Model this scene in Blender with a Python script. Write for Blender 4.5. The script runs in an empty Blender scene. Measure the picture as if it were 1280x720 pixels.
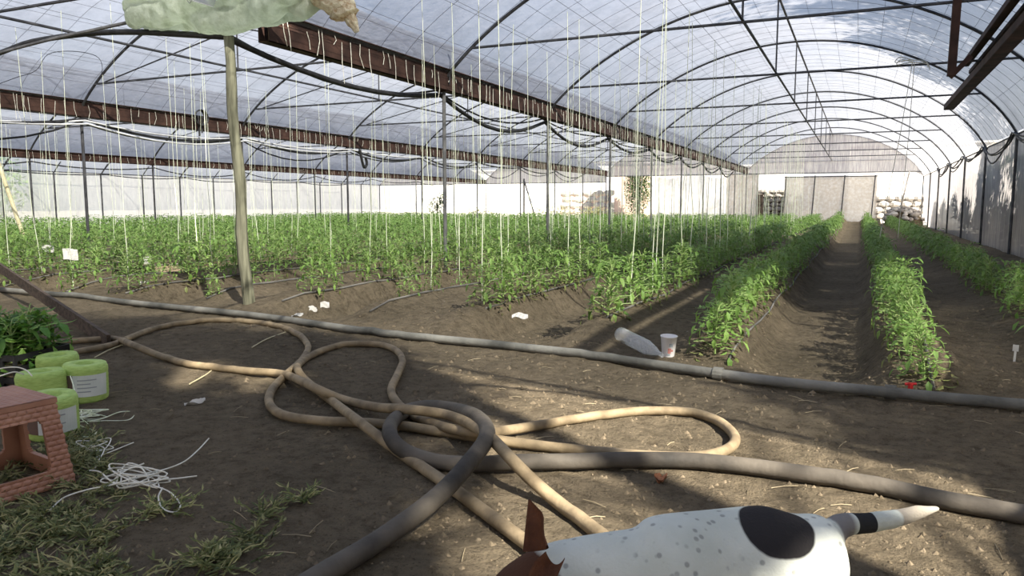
import bpy, math, random
import numpy as np
from mathutils import Vector, Matrix, noise

rnd = random.Random(7)
scene = bpy.context.scene
col = scene.collection
PI = math.pi

# ------------------------------------------------------------------ camera model
SUN = (math.radians(41), math.atan2(-.55, .83))    # elevation and azimuth of the sun
FPX = 950.0
VX, VY, CAMH = 1075.0, 256.0, 1.1
PITCH = math.atan((360 - VY) / FPX)
YAW = math.atan((VX - 640) / FPX * math.cos(PITCH))
cp, sp, cy, sy = math.cos(PITCH), math.sin(PITCH), math.cos(YAW), math.sin(YAW)

def ray(x, y):
    r = x - 640; u = 360 - y
    F = FPX * cp + u * sp; U = u * cp - FPX * sp
    return (r * cy - F * sy, F * cy + r * sy, U)
def at_z(x, y, z=0.0):
    d = ray(x, y); k = (z - CAMH) / d[2]
    return Vector((d[0] * k, d[1] * k, z))
def at_x(x, y, X):
    d = ray(x, y); k = X / d[0]
    return Vector((X, d[1] * k, CAMH + d[2] * k))
def at_y(x, y, Y):
    d = ray(x, y); k = Y / d[1]
    return Vector((d[0] * k, Y, CAMH + d[2] * k))
def proj(X, Y, Z):
    F = Y * cy - X * sy; R = X * cy + Y * sy; U = Z - CAMH
    d = F * cp - U * sp; u = F * sp + U * cp
    return (640 + FPX * R / d, 360 - FPX * u / d, d)

# ------------------------------------------------------------------ materials
def new_mat(name):
    m = bpy.data.materials.new(name); m.use_nodes = True
    nt = m.node_tree; nt.nodes.clear()
    out = nt.nodes.new('ShaderNodeOutputMaterial')
    return m, nt, out
def N(nt, t, **kw):
    n = nt.nodes.new(t)
    for k, v in kw.items():
        if k in n.inputs: n.inputs[k].default_value = v
        else: setattr(n, k, v)
    return n
def L(nt, a, b): nt.links.new(a, b)
def rgba(c): return (c[0], c[1], c[2], 1.0)
def ramp(nt, fac, stops):
    r = nt.nodes.new('ShaderNodeValToRGB')
    e = r.color_ramp.elements
    while len(e) < len(stops): e.new(0.5)
    for i, (p, c) in enumerate(stops):
        e[i].position = p; e[i].color = rgba(c)
    L(nt, fac, r.inputs[0]); return r
def simple(name, c1, c2=None, scale=8.0, rough=0.7, metal=0.0, bump=0.0, bscale=None, spec=0.3, stretch=None, lo=.35, hi=.65):
    """two-tone noise material in object coordinates"""
    m, nt, out = new_mat(name)
    b = N(nt, 'ShaderNodeBsdfPrincipled', Roughness=rough, Metallic=metal)
    b.inputs['Specular IOR Level'].default_value = spec
    tc = N(nt, 'ShaderNodeTexCoord'); mp = N(nt, 'ShaderNodeMapping')
    if stretch: mp.inputs['Scale'].default_value = stretch
    L(nt, tc.outputs['Object'], mp.inputs[0])
    n = N(nt, 'ShaderNodeTexNoise', Scale=scale, Detail=5.0)
    L(nt, mp.outputs[0], n.inputs['Vector'])
    r = ramp(nt, n.outputs['Fac'], [(lo, c1), (hi, c2 or c1)])
    L(nt, r.outputs[0], b.inputs['Base Color'])
    if bump:
        n2 = N(nt, 'ShaderNodeTexNoise', Scale=bscale or scale * 4, Detail=4.0)
        L(nt, mp.outputs[0], n2.inputs['Vector'])
        bp = N(nt, 'ShaderNodeBump', Strength=bump, Distance=0.02)
        L(nt, n2.outputs['Fac'], bp.inputs['Height']); L(nt, bp.outputs[0], b.inputs['Normal'])
    L(nt, b.outputs[0], out.inputs[0])
    return m

def soil_mat():
    m, nt, out = new_mat('soil')
    b = N(nt, 'ShaderNodeBsdfPrincipled', Roughness=1.0); b.inputs['Specular IOR Level'].default_value = 0.1
    tc = N(nt, 'ShaderNodeTexCoord')
    n1 = N(nt, 'ShaderNodeTexNoise', Scale=0.9, Detail=6.0, Roughness=0.6)
    n2 = N(nt, 'ShaderNodeTexNoise', Scale=14.0, Detail=8.0, Roughness=0.7)
    n3 = N(nt, 'ShaderNodeTexNoise', Scale=70.0, Detail=4.0, Roughness=0.7)
    for n in (n1, n2, n3): L(nt, tc.outputs['Object'], n.inputs['Vector'])
    r1 = ramp(nt, n1.outputs['Fac'], [(.3, (.122, .1, .067)), (.7, (.208, .168, .113))])
    r2 = ramp(nt, n2.outputs['Fac'], [(.3, (.5, .48, .45)), (.5, (.95, .95, .95)), (.72, (1.25, 1.23, 1.2))])
    mx = N(nt, 'ShaderNodeMix', data_type='RGBA', blend_type='MULTIPLY'); mx.inputs[0].default_value = 1
    L(nt, r1.outputs[0], mx.inputs[6]); L(nt, r2.outputs[0], mx.inputs[7])
    r3 = ramp(nt, n3.outputs['Fac'], [(.3, (.35, .33, .3)), (.44, (1, 1, 1)), (.64, (1, 1, 1)), (.74, (1.5, 1.46, 1.4))])
    mx2 = N(nt, 'ShaderNodeMix', data_type='RGBA', blend_type='MULTIPLY'); mx2.inputs[0].default_value = .95
    L(nt, mx.outputs[2], mx2.inputs[6]); L(nt, r3.outputs[0], mx2.inputs[7])
    L(nt, mx2.outputs[2], b.inputs['Base Color'])
    ad = N(nt, 'ShaderNodeMath', operation='MULTIPLY_ADD'); ad.inputs[1].default_value = .35
    L(nt, n3.outputs['Fac'], ad.inputs[0]); L(nt, n2.outputs['Fac'], ad.inputs[2])
    bp = N(nt, 'ShaderNodeBump', Strength=1.0, Distance=0.06)
    L(nt, ad.outputs[0], bp.inputs['Height']); L(nt, bp.outputs[0], b.inputs['Normal'])
    L(nt, b.outputs[0], out.inputs[0])
    return m

def film_mat(name, tint, transp=(.16, .42), streak=(1, 1, 1), nscale=.5, dirt=(.62, .6, .56), ttint=(.9, .93, .96)):
    m, nt, out = new_mat(name)
    tc = N(nt, 'ShaderNodeTexCoord'); mp = N(nt, 'ShaderNodeMapping'); mp.inputs['Scale'].default_value = streak
    L(nt, tc.outputs['Object'], mp.inputs[0])
    n1 = N(nt, 'ShaderNodeTexNoise', Scale=nscale, Detail=5.0, Roughness=.6, Distortion=.6)
    n2 = N(nt, 'ShaderNodeTexNoise', Scale=nscale * 7, Detail=6.0, Roughness=.65)
    L(nt, mp.outputs[0], n1.inputs['Vector']); L(nt, mp.outputs[0], n2.inputs['Vector'])
    r = ramp(nt, n2.outputs['Fac'], [(.32, dirt), (.58, tint)])
    tr = N(nt, 'ShaderNodeBsdfTranslucent'); df = N(nt, 'ShaderNodeBsdfDiffuse'); tp = N(nt, 'ShaderNodeBsdfTransparent')
    gl = N(nt, 'ShaderNodeBsdfGlossy', Roughness=.35)
    L(nt, r.outputs[0], tr.inputs[0]); L(nt, r.outputs[0], df.inputs[0])
    tp.inputs[0].default_value = rgba(ttint)
    bp = N(nt, 'ShaderNodeBump', Strength=.5, Distance=.05)
    L(nt, n2.outputs['Fac'], bp.inputs['Height'])
    for q in (tr, df, gl): L(nt, bp.outputs[0], q.inputs['Normal'])
    m1 = N(nt, 'ShaderNodeMixShader'); m1.inputs[0].default_value = .3
    L(nt, tr.outputs[0], m1.inputs[1]); L(nt, df.outputs[0], m1.inputs[2])
    mg = N(nt, 'ShaderNodeMixShader'); mg.inputs[0].default_value = .04
    L(nt, m1.outputs[0], mg.inputs[1]); L(nt, gl.outputs[0], mg.inputs[2])
    mr = N(nt, 'ShaderNodeMapRange'); mr.inputs[1].default_value = .3; mr.inputs[2].default_value = .7
    mr.inputs[3].default_value = transp[0]; mr.inputs[4].default_value = transp[1]
    L(nt, n1.outputs['Fac'], mr.inputs[0])
    m2 = N(nt, 'ShaderNodeMixShader'); L(nt, mr.outputs[0], m2.inputs[0])
    L(nt, mg.outputs[0], m2.inputs[1]); L(nt, tp.outputs[0], m2.inputs[2])
    L(nt, m2.outputs[0], out.inputs[0])
    return m

def leaf_mat(name, ca, cb, cc, trans=.35):
    m, nt, out = new_mat(name)
    geo = N(nt, 'ShaderNodeNewGeometry')
    r = ramp(nt, geo.outputs['Random Per Island'], [(0, ca), (.55, cb), (1, cc)])
    oi = N(nt, 'ShaderNodeObjectInfo')
    hs = N(nt, 'ShaderNodeHueSaturation')
    mr = N(nt, 'ShaderNodeMapRange'); mr.inputs[3].default_value = .75; mr.inputs[4].default_value = 1.25
    L(nt, oi.outputs['Random'], mr.inputs[0]); L(nt, mr.outputs[0], hs.inputs['Value']); L(nt, r.outputs[0], hs.inputs['Color'])
    b = N(nt, 'ShaderNodeBsdfPrincipled', Roughness=.55); b.inputs['Specular IOR Level'].default_value = .35
    t = N(nt, 'ShaderNodeBsdfTranslucent')
    L(nt, hs.outputs[0], b.inputs['Base Color']); L(nt, hs.outputs[0], t.inputs[0])
    mx = N(nt, 'ShaderNodeMixShader'); mx.inputs[0].default_value = trans
    L(nt, b.outputs[0], mx.inputs[1]); L(nt, t.outputs[0], mx.inputs[2]); L(nt, mx.outputs[0], out.inputs[0])
    return m

M = {}
M['soil'] = soil_mat()
M['clod'] = simple('soil clod', (.095, .076, .05), (.185, .148, .1), 12, 1, bump=.5, spec=.1)
M['film_roof'] = film_mat('greenhouse roof film', (.36, .36, .385), (.26, .46), nscale=.35, dirt=(.27, .27, .285))
M['film_wall'] = film_mat('greenhouse side film', (.36, .335, .345), (.03, .10), streak=(3, 3, .25), nscale=.8)
M['film_left'] = film_mat('greenhouse left side film', (.74, .72, .66), (.15, .36), streak=(1.5, 1.5, .4), nscale=.5)
M['film_panel'] = film_mat('end panel film', (.50, .44, .36), (.05, .12), nscale=.9)
M['film_white'] = film_mat('bulging white end film', (.9, .88, .84), (.1, .3), nscale=.7)
M['film_bundle'] = film_mat('bundled film', (.80, .86, .74), (.0, .08), nscale=1.1, dirt=(.52, .58, .44))
M['film_torn'] = film_mat('torn film end', (.70, .66, .52), (.0, .06), nscale=2.5, dirt=(.36, .24, .12))
M['rust'] = simple('rusty brown channel', (.032, .017, .013), (.08, .042, .031), 4, .75, .3, bump=.2)
M['steel'] = simple('dark steel tube', (.05, .05, .055), (.11, .11, .115), 5, .55, .6)
M['steel_grey'] = simple('weathered grey steel', (.10, .10, .10), (.2, .2, .195), 6, .6, .5)
M['wire'] = simple('thin wire', (.08, .08, .085), (.14, .14, .15), 6, .6, .4)
M['black'] = simple('black plastic', (.012, .012, .013), (.035, .035, .036), 9, .55)
M['drip_grey'] = simple('dusty drip hose', (.05, .048, .044), (.2, .19, .17), 3, .8)
M['white_hose'] = simple('pale drip tape', (.5, .5, .5), (.7, .7, .7), 5, .6)
M['tan_hose'] = simple('dirty tan hose', (.14, .106, .062), (.29, .225, .135), 9, .7, bump=.15, bscale=40)
M['black_hose'] = simple('dusty black hose', (.022, .02, .017), (.125, .108, .085), 3.0, .75, bump=.15, bscale=40)
M['supply'] = simple('weathered supply pipe', (.065, .065, .057), (.235, .228, .195), 2.2, .8, bump=.3, bscale=30)
M['twine'] = simple('pale green twine', (.62, .68, .45), (.78, .8, .66), 20, .7)
M['twine_white'] = simple('off white twine', (.62, .6, .5), (.8, .78, .68), 20, .7)
M['wood_post'] = simple('weathered round wood', (.085, .085, .055), (.27, .265, .18), 4, .85, bump=.35, bscale=18, stretch=(6, 6, .6))
M['wood_dark'] = simple('dark old plank', (.04, .028, .02), (.10, .072, .052), 4, .8, bump=.25, stretch=(1, 8, 8))
M['wood_pale'] = simple('pale bamboo', (.42, .38, .22), (.56, .5, .32), 5, .7)
M['leaf'] = leaf_mat('tomato leaf', (.12, .22, .045), (.18, .31, .065), (.28, .42, .11))
M['leaf_dark'] = leaf_mat('tomato leaf of the far rows', (.10, .18, .04), (.15, .26, .06), (.24, .35, .1))
M['leaf_low'] = leaf_mat('lower yellowish leaf', (.17, .2, .06), (.24, .25, .09), (.2, .17, .08))
M['leaf_seed'] = leaf_mat('seedling leaf', (.06, .16, .025), (.12, .26, .04), (.22, .36, .07))
M['leaf_tree'] = leaf_mat('tree leaf', (.03, .06, .015), (.05, .1, .02), (.09, .15, .035), .3)
M['weed'] = leaf_mat('wilted weed', (.06, .085, .025), (.17, .19, .06), (.42, .38, .18), .2)
M['stem'] = simple('green stem', (.2, .3, .09), (.3, .38, .14), 10, .6)
M['bark'] = simple('bark', (.06, .045, .03), (.13, .1, .07), 6, .9, bump=.5)
M['paper'] = simple('white label', (.46, .45, .4), (.58, .56, .52), 10, .6)
M['spool_green'] = simple('lime twine', (.31, .46, .11), (.44, .6, .17), 30, .6, bump=.3, bscale=90, stretch=(1, 1, 6))
M['spool_label'] = simple('spool paper band', (.50, .55, .50), (.64, .67, .64), 5, .4)
M['spool_dark'] = simple('spool dark band', (.10, .07, .06), (.16, .1, .08), 5, .4)
M['print_grey'] = simple('grey print', (.3, .33, .34), None, 5, .5)
M['print_red'] = simple('dull red print', (.45, .2, .17), None, 5, .5)
M['stone'] = simple('pale stone', (.36, .33, .29), (.58, .55, .5), 3, .9, bump=.4)
M['stone_dark'] = simple('grey stone', (.2, .18, .16), (.36, .33, .29), 3, .9, bump=.4)
M['plaster'] = simple('outside white plaster', (.78, .76, .72), (.86, .84, .8), 1.5, .9)
M['plaster_pink'] = simple('pinkish plaster', (.62, .45, .36), (.7, .55, .45), 1.5, .9)
M['dirt_out'] = simple('pale dry ground', (.5, .45, .37), (.62, .56, .47), .6, 1)
M['cup'] = simple('white cup', (.78, .76, .75), (.82, .8, .79), 4, .4)
M['red'] = simple('red plastic', (.55, .03, .03), None, 4, .4)
M['leaf_dry'] = simple('dry orange leaf', (.36, .15, .07), (.48, .22, .1), 12, .8)
M['straw'] = simple('dry straw', (.22, .18, .11), (.36, .3, .19), 5, .8)

def rattan_mat():
    m, nt, out = new_mat('terracotta woven plastic')
    b = N(nt, 'ShaderNodeBsdfPrincipled', Roughness=.5)
    tc = N(nt, 'ShaderNodeTexCoord')
    w = N(nt, 'ShaderNodeTexNoise', Scale=7.0, Detail=3.0); L(nt, tc.outputs['Object'], w.inputs['Vector'])
    r = ramp(nt, w.outputs['Fac'], [(.35, (.29, .135, .085)), (.65, (.38, .195, .125))])
    L(nt, r.outputs[0], b.inputs['Base Color'])
    L(nt, b.outputs[0], out.inputs[0]); return m
M['terracotta'] = rattan_mat()

def clear_plastic():
    m, nt, out = new_mat('clear plastic bottle')
    g = N(nt, 'ShaderNodeBsdfPrincipled', Roughness=.12); g.inputs['Base Color'].default_value = (.8, .82, .8, 1)
    t = N(nt, 'ShaderNodeBsdfTransparent'); mx = N(nt, 'ShaderNodeMixShader')
    lw = N(nt, 'ShaderNodeLayerWeight', Blend=.35)
    mr = N(nt, 'ShaderNodeMapRange'); mr.inputs[3].default_value = .06; mr.inputs[4].default_value = .55
    L(nt, lw.outputs['Facing'], mr.inputs[0]); L(nt, mr.outputs[0], mx.inputs[0])
    L(nt, t.outputs[0], mx.inputs[1]); L(nt, g.outputs[0], mx.inputs[2]); L(nt, mx.outputs[0], out.inputs[0])
    return m
M['clear'] = clear_plastic()

# ------------------------------------------------------------------ mesh builder
class MB:
    def __init__(s): s.v = []; s.f = []; s.m = []
    def add(s, vs, fs, mi=0):
        o = len(s.v); s.v.extend(vs); s.f.extend([tuple(i + o for i in f) for f in fs]); s.m.extend([mi] * len(fs))
    def box(s, c, d, mi=0, rot=None):
        hx, hy, hz = d[0] / 2, d[1] / 2, d[2] / 2
        vs = [Vector((x, y, z)) for x in (-hx, hx) for y in (-hy, hy) for z in (-hz, hz)]
        if rot is not None: vs = [rot @ v for v in vs]
        vs = [tuple(v + Vector(c)) for v in vs]
        s.add(vs, [(0, 1, 3, 2), (4, 6, 7, 5), (0, 4, 5, 1), (2, 3, 7, 6), (0, 2, 6, 4), (1, 5, 7, 3)], mi)
    def tube(s, pts, r, n=6, mi=0, caps=True, up=None):
        pts = [Vector(p) for p in pts]; k = len(pts)
        rs = r if isinstance(r, (list, tuple)) else [r] * k
        vs = []; fs = []; prev = None
        for i, p in enumerate(pts):
            t = (pts[min(i + 1, k - 1)] - pts[max(i - 1, 0)])
            t = t.normalized() if t.length > 1e-9 else Vector((0, 0, 1))
            if prev is None:
                a = Vector(up) if up else (Vector((0, 0, 1)) if abs(t.z) < .9 else Vector((1, 0, 0)))
                prev = (a - t * a.dot(t)).normalized()
            prev = prev - t * prev.dot(t)
            prev = prev.normalized() if prev.length > 1e-9 else t.orthogonal().normalized()
            b = t.cross(prev)
            rr = rs[i]; ru, rv = rr if isinstance(rr, (list, tuple)) else (rr, rr)
            for j in range(n):
                a = 2 * PI * j / n
                vs.append(tuple(p + prev * (math.cos(a) * ru) + b * (math.sin(a) * rv)))
        for i in range(k - 1):
            for j in range(n):
                fs.append((i * n + j, i * n + (j + 1) % n, (i + 1) * n + (j + 1) % n, (i + 1) * n + j))
        if caps:
            fs.append(tuple(range(n - 1, -1, -1))); fs.append(tuple(range((k - 1) * n, k * n)))
        s.add(vs, fs, mi)
    def lathe(s, prof, n=24, c=(0, 0, 0), mi=0, axis=None):
        vs = []; fs = []
        for (r, z) in prof:
            for j in range(n):
                a = 2 * PI * j / n
                v = Vector((r * math.cos(a), r * math.sin(a), z))
                if axis is not None: v = axis @ v
                vs.append(tuple(v + Vector(c)))
        for i in range(len(prof) - 1):
            for j in range(n):
                fs.append((i * n + j, i * n + (j + 1) % n, (i + 1) * n + (j + 1) % n, (i + 1) * n + j))
        s.add(vs, fs, mi)
    def build(s, name, mats, parent=None, smooth=False, loc=None):
        me = bpy.data.meshes.new(name)
        me.from_pydata([tuple(v) for v in s.v], [], s.f)
        mats = mats if isinstance(mats, (list, tuple)) else [mats]
        for m in mats: me.materials.append(m)
        if len(mats) > 1: me.polygons.foreach_set('material_index', s.m)
        if smooth: me.polygons.foreach_set('use_smooth', [True] * len(me.polygons))
        me.update()
        o = bpy.data.objects.new(name, me); col.objects.link(o)
        if parent: o.parent = parent
        if loc is not None: o.location = loc
        return o

def tag(o, label=None, cat=None, group=None, kind=None):
    if label: o['label'] = label
    if cat: o['category'] = cat
    if group: o['group'] = group
    if kind: o['kind'] = kind
    return o
def empty(name, loc=(0, 0, 0), rz=0.0):
    o = bpy.data.objects.new(name, None); o.empty_display_size = .1
    col.objects.link(o); o.location = loc; o.rotation_euler = (0, 0, rz); return o
def copy_tree(o, parent=None):
    c = o.copy(); col.objects.link(c)
    if parent: c.parent = parent
    for ch in list(o.children): copy_tree(ch, c)
    return c
def catmull(pts, sub=6):
    P = [Vector(p) for p in pts]; P = [P[0] * 2 - P[1]] + P + [P[-1] * 2 - P[-2]]
    out = []
    for i in range(1, len(P) - 2):
        p0, p1, p2, p3 = P[i - 1], P[i], P[i + 1], P[i + 2]
        for k in range(sub):
            t = k / sub
            out.append(0.5 * ((2 * p1) + (p2 - p0) * t + (2 * p0 - 5 * p1 + 4 * p2 - p3) * t * t + (3 * p1 - p0 - 3 * p2 + p3) * t ** 3))
    out.append(P[-2]); return out
ORD = ['first', 'second', 'third', 'fourth', 'fifth', 'sixth', 'seventh', 'eighth', 'ninth', 'tenth', 'eleventh', 'twelfth',
       'thirteenth', 'fourteenth', 'fifteenth', 'sixteenth', 'seventeenth', 'eighteenth', 'nineteenth', 'twentieth', 'twenty-first',
       'twenty-second', 'twenty-third', 'twenty-fourth', 'twenty-fifth', 'twenty-sixth', 'twenty-seventh', 'twenty-eighth']

# ------------------------------------------------------------------ layout
XR = 3.0                      # right film wall
GX = [-6.05, -14.5, -22.9]    # gutters between the spans
GZ = [2.88, 2.88, 2.5]        # underside of each gutter
XL = -31.4                    # left film wall
YN, YF = -2.7, 46.0           # near and far ends
AY = [10.7 + 4.42 * k for k in range(-3, 9)]   # truss positions
AY = [y for y in AY if YN < y < YF + .5]
SPANS = [  # x0, x1, z0, z1, apex
    (GX[0], XR, 3.1, 2.8, 4.92),
    (GX[1], GX[0], 3.1, 3.1, 4.85),
    (GX[2], GX[1], 2.72, 3.1, 4.5),
    (XL, GX[2], 2.5, 2.72, 4.05)]
SPAN_NAME = ['right-hand', 'second', 'third', 'left-hand']
def arch_z(k, X):
    x0, x1, z0, z1, za = SPANS[k]
    c = (x0 + x1) / 2; h = (x1 - x0) / 2; u = (X - c) / h
    base = z0 if u < 0 else z1
    e = .35 if (k == 0 and u > 0) else .12
    return za - (za - base - e * .45) * abs(u) ** 2.1 - e * abs(u) ** 12

# rows of tomato plants
ROWX = [1.42, .36] + [x for k in range(13) for x in (-.95 - 2.36 * k, -2.02 - 2.36 * k)]
ROWX = [x for x in ROWX if x > XL + .8]
def row_y0(X):
    if X > 1: return 5.6
    if X > 0: return 5.2
    if X > -1.5: return 5.5
    if X > -2.6: return 6.35
    if X > -3.6: return 6.6
    if X > -5: return 6.2
    return 6.45 + .03 * max(0, -X - 9)

def pipe_y(X):   # where the supply pipe lies across the ground
    pts = [(-32, 7.2), (-10.1, 6.14), (-6.94, 5.93), (-4.5, 5.61), (-2.4, 5.3), (-.79, 5.07), (.16, 4.9), (.9, 4.89), (4, 4.9)]
    for (a, b), (c, d) in zip(pts, pts[1:]):
        if a <= X <= c: return b + (d - b) * (X - a) / (c - a)
    return 5
def sstep(a, b, x):
    t = max(0., min(1., (x - a) / (b - a))); return t * t * (3 - 2 * t)
def ground_z(X, Y):
    y0 = pipe_y(X) + .1
    n = noise.noise(Vector((X * .9, Y * .9, 0))) * .02 + noise.noise(Vector((X * 3.5, Y * 3.5, 3))) * .01
    if Y > 4.3 + 0: n += noise.noise(Vector((X * 8, Y * 8, 7))) * .012
    else:
        n = n * .6 + noise.noise(Vector((X * 8, Y * 8, 7))) * .005
    if -8 < X and Y < 9:
        n += max(0, noise.noise(Vector((X * 17, Y * 17, 2))) - .12) * .018 - max(0, noise.noise(Vector((X * 5, Y * 5, 12))) - .25) * .03
    b = sstep(y0, y0 + .75, Y)
    if b <= 0: return n
    if X > 2.1: prof = .03
    else:
        # pair centre at .89, -1.485, ...
        u = (X - .89) / 2.36
        d = abs(u - round(u)) * 2.36          # 0 at the pair centre, 1.18 at the path centre
        if d < .53: prof = .04 + .09 * sstep(.12, .5, d)
        else: prof = .13 - .27 * sstep(.56, .92, d)
    far = 1.0
    z = n + b * prof * far
    if abs(X + .3) < 1.3 and Y > 40: z += .32 * sstep(40.5, 45, Y)
    return z

# ------------------------------------------------------------------ ground
def build_floor():
    ys = [YN - .3]
    while ys[-1] < YF + .3:
        y = ys[-1]; ys.append(y + (.07 if y < .9 else .026 if y < 6.4 else .045 if y < 9 else .09 if y < 16 else .25 if y < 30 else .6))
    xs = [XL - .2]
    while xs[-1] < XR + .2:
        x = xs[-1]; xs.append(x + (.2 if x < -14 else .11 if x < -7 else .032))
    nx, ny = len(xs), len(ys)
    v = [(x, y, ground_z(x, y)) for y in ys for x in xs]
    f = [(j * nx + i, j * nx + i + 1, (j + 1) * nx + i + 1, (j + 1) * nx + i) for j in range(ny - 1) for i in range(nx - 1)]
    mb = MB(); mb.v = v; mb.f = f; mb.m = [0] * len(f)
    o = mb.build('floor', M['soil'], smooth=True); tag(o, 'bare brown earth floor with ridged planting beds and sunken paths', kind='structure')
    mb = MB(); g = 140
    mb.add([(-g, YF + .2, -.06), (g, YF + .2, -.06), (g, 160, -.06), (-g, 160, -.06),
            (-g, -60, -.06), (XL - .1, -60, -.06), (XL - .1, YF + .2, -.06), (-g, YF + .2, -.06),
            (XR + .1, -60, -.06), (g, -60, -.06), (g, YF + .2, -.06), (XR + .1, YF + .2, -.06),
            (XL - .1, -60, -.06), (XR + .1, -60, -.06), (XR + .1, YN - .2, -.06), (XL - .1, YN - .2, -.06)],
           [(0, 1, 2, 3), (4, 5, 6, 7), (8, 9, 10, 11), (12, 13, 14, 15)])
    tag(mb.build('outside_ground', M['dirt_out']), 'pale dry ground outside the greenhouse', kind='structure')
build_floor()

# ------------------------------------------------------------------ roof, walls
def build_roofs():
    for k, (x0, x1, z0, z1, za) in enumerate(SPANS):
        nx = 36; xs = [x0 + (x1 - x0) * (.5 - .5 * math.cos(PI * (.08 + .84 * i / nx))) if 0 < i < nx else (x0 if i == 0 else x1) for i in range(nx + 1)]
        ys = [YN + (YF - YN) * j / 66 for j in range(67)]
        mb = MB(); fy = ys
        for y in fy:
            ph = min(abs(y - a) for a in AY + [YF]) / 2.2
            for x in xs:
                sag = .05 * ph * (1 - abs((x - (x0 + x1) / 2) / ((x1 - x0) / 2)) ** 3)
                z = arch_z(k, x) + .055 - sag + .02 * noise.noise(Vector((x * .8, y * .8, k * 9)))
                mb.v.append((x, y, z))
        n = nx + 1
        # the right half of the first bay is left open, out of view, to let sun reach the near ground
        mb.f = [(j * n + i, j * n + i + 1, (j + 1) * n + i + 1, (j + 1) * n + i) for j in range(len(fy) - 1) for i in range(nx) if not (k == 0 and fy[j] < 1.7 and xs[i] > -2.3) and not (k < 2 and 5.5 < fy[j] < 6.3 and abs((xs[i] + xs[i + 1]) / 2 - GX[0]) < .7)]
        mb.m = [0] * len(mb.f)
        o = mb.build('ceiling', M['film_roof'], smooth=True)
        tag(o, 'translucent plastic film roof over the %s arched span' % SPAN_NAME[k], kind='structure')
        # mesh of thin wires under the film
        wb = MB()
        step = .45 if k < 2 else .9
        for i in range(1, int((x1 - x0) / step)):
            x = x0 + step * i
            pts = [(x, y, arch_z(k, x) + .022 - .045 * (min(abs(y - a) for a in AY + [YF]) / 2.2) * (1 - abs((x - (x0 + x1) / 2) / ((x1 - x0) / 2)) ** 3)) for y in ys]
            wb.tube(pts, .0032, 3, caps=False)
        if k < 2:
            y = YN + .4
            while y < 34:
                ph = min(abs(y - a) for a in AY + [YF]) / 2.2
                pts = [(x, y + .03 * math.sin(x * 3 + y), arch_z(k, x) + .022 - .05 * ph * (1 - abs((x - (x0 + x1) / 2) / ((x1 - x0) / 2)) ** 3)) for x in xs]
                wb.tube(pts, .0032, 3, caps=False); y += .62 + .1 * math.sin(y * 5)
        w = wb.build('wire_netting', M['wire'], o)
build_roofs()

def film_wall(name, pts_fn, nu, nv, mat, label):
    mb = MB()
    for j in range(nv + 1):
        for i in range(nu + 1): mb.v.append(pts_fn(i / nu, j / nv))
    n = nu + 1
    mb.f = [(j * n + i, j * n + i + 1, (j + 1) * n + i + 1, (j + 1) * n + i) for j in range(nv) for i in range(nu)]
    mb.m = [0] * len(mb.f)
    return tag(mb.build(name, mat, smooth=True), label, kind='structure')
film_wall('wall_right', lambda u, v: (XR + .06 + .025 * noise.noise(Vector((u * 90, v * .7, 1))), YN + (YF - YN) * u, -.08 + 2.72 * v), 300, 8, M['film_wall'],
          'translucent plastic side wall with vertical folds at the right')
film_wall('wall_left', lambda u, v: (XL - .04 + .03 * noise.noise(Vector((u * 60, v * .7, 5))), YN + (YF - YN) * u, -.08 + 2.6 * v), 160, 8, M['film_left'],
          'pale translucent plastic side wall at the far left')
# strip of film closing the curved shoulder above the right wall
film_wall('wall_near', lambda u, v: (XL + (XR - XL) * u, YN, -.08 + 4.3 * v), 60, 6, M['film_wall'], 'film wall behind the camera')

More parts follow.
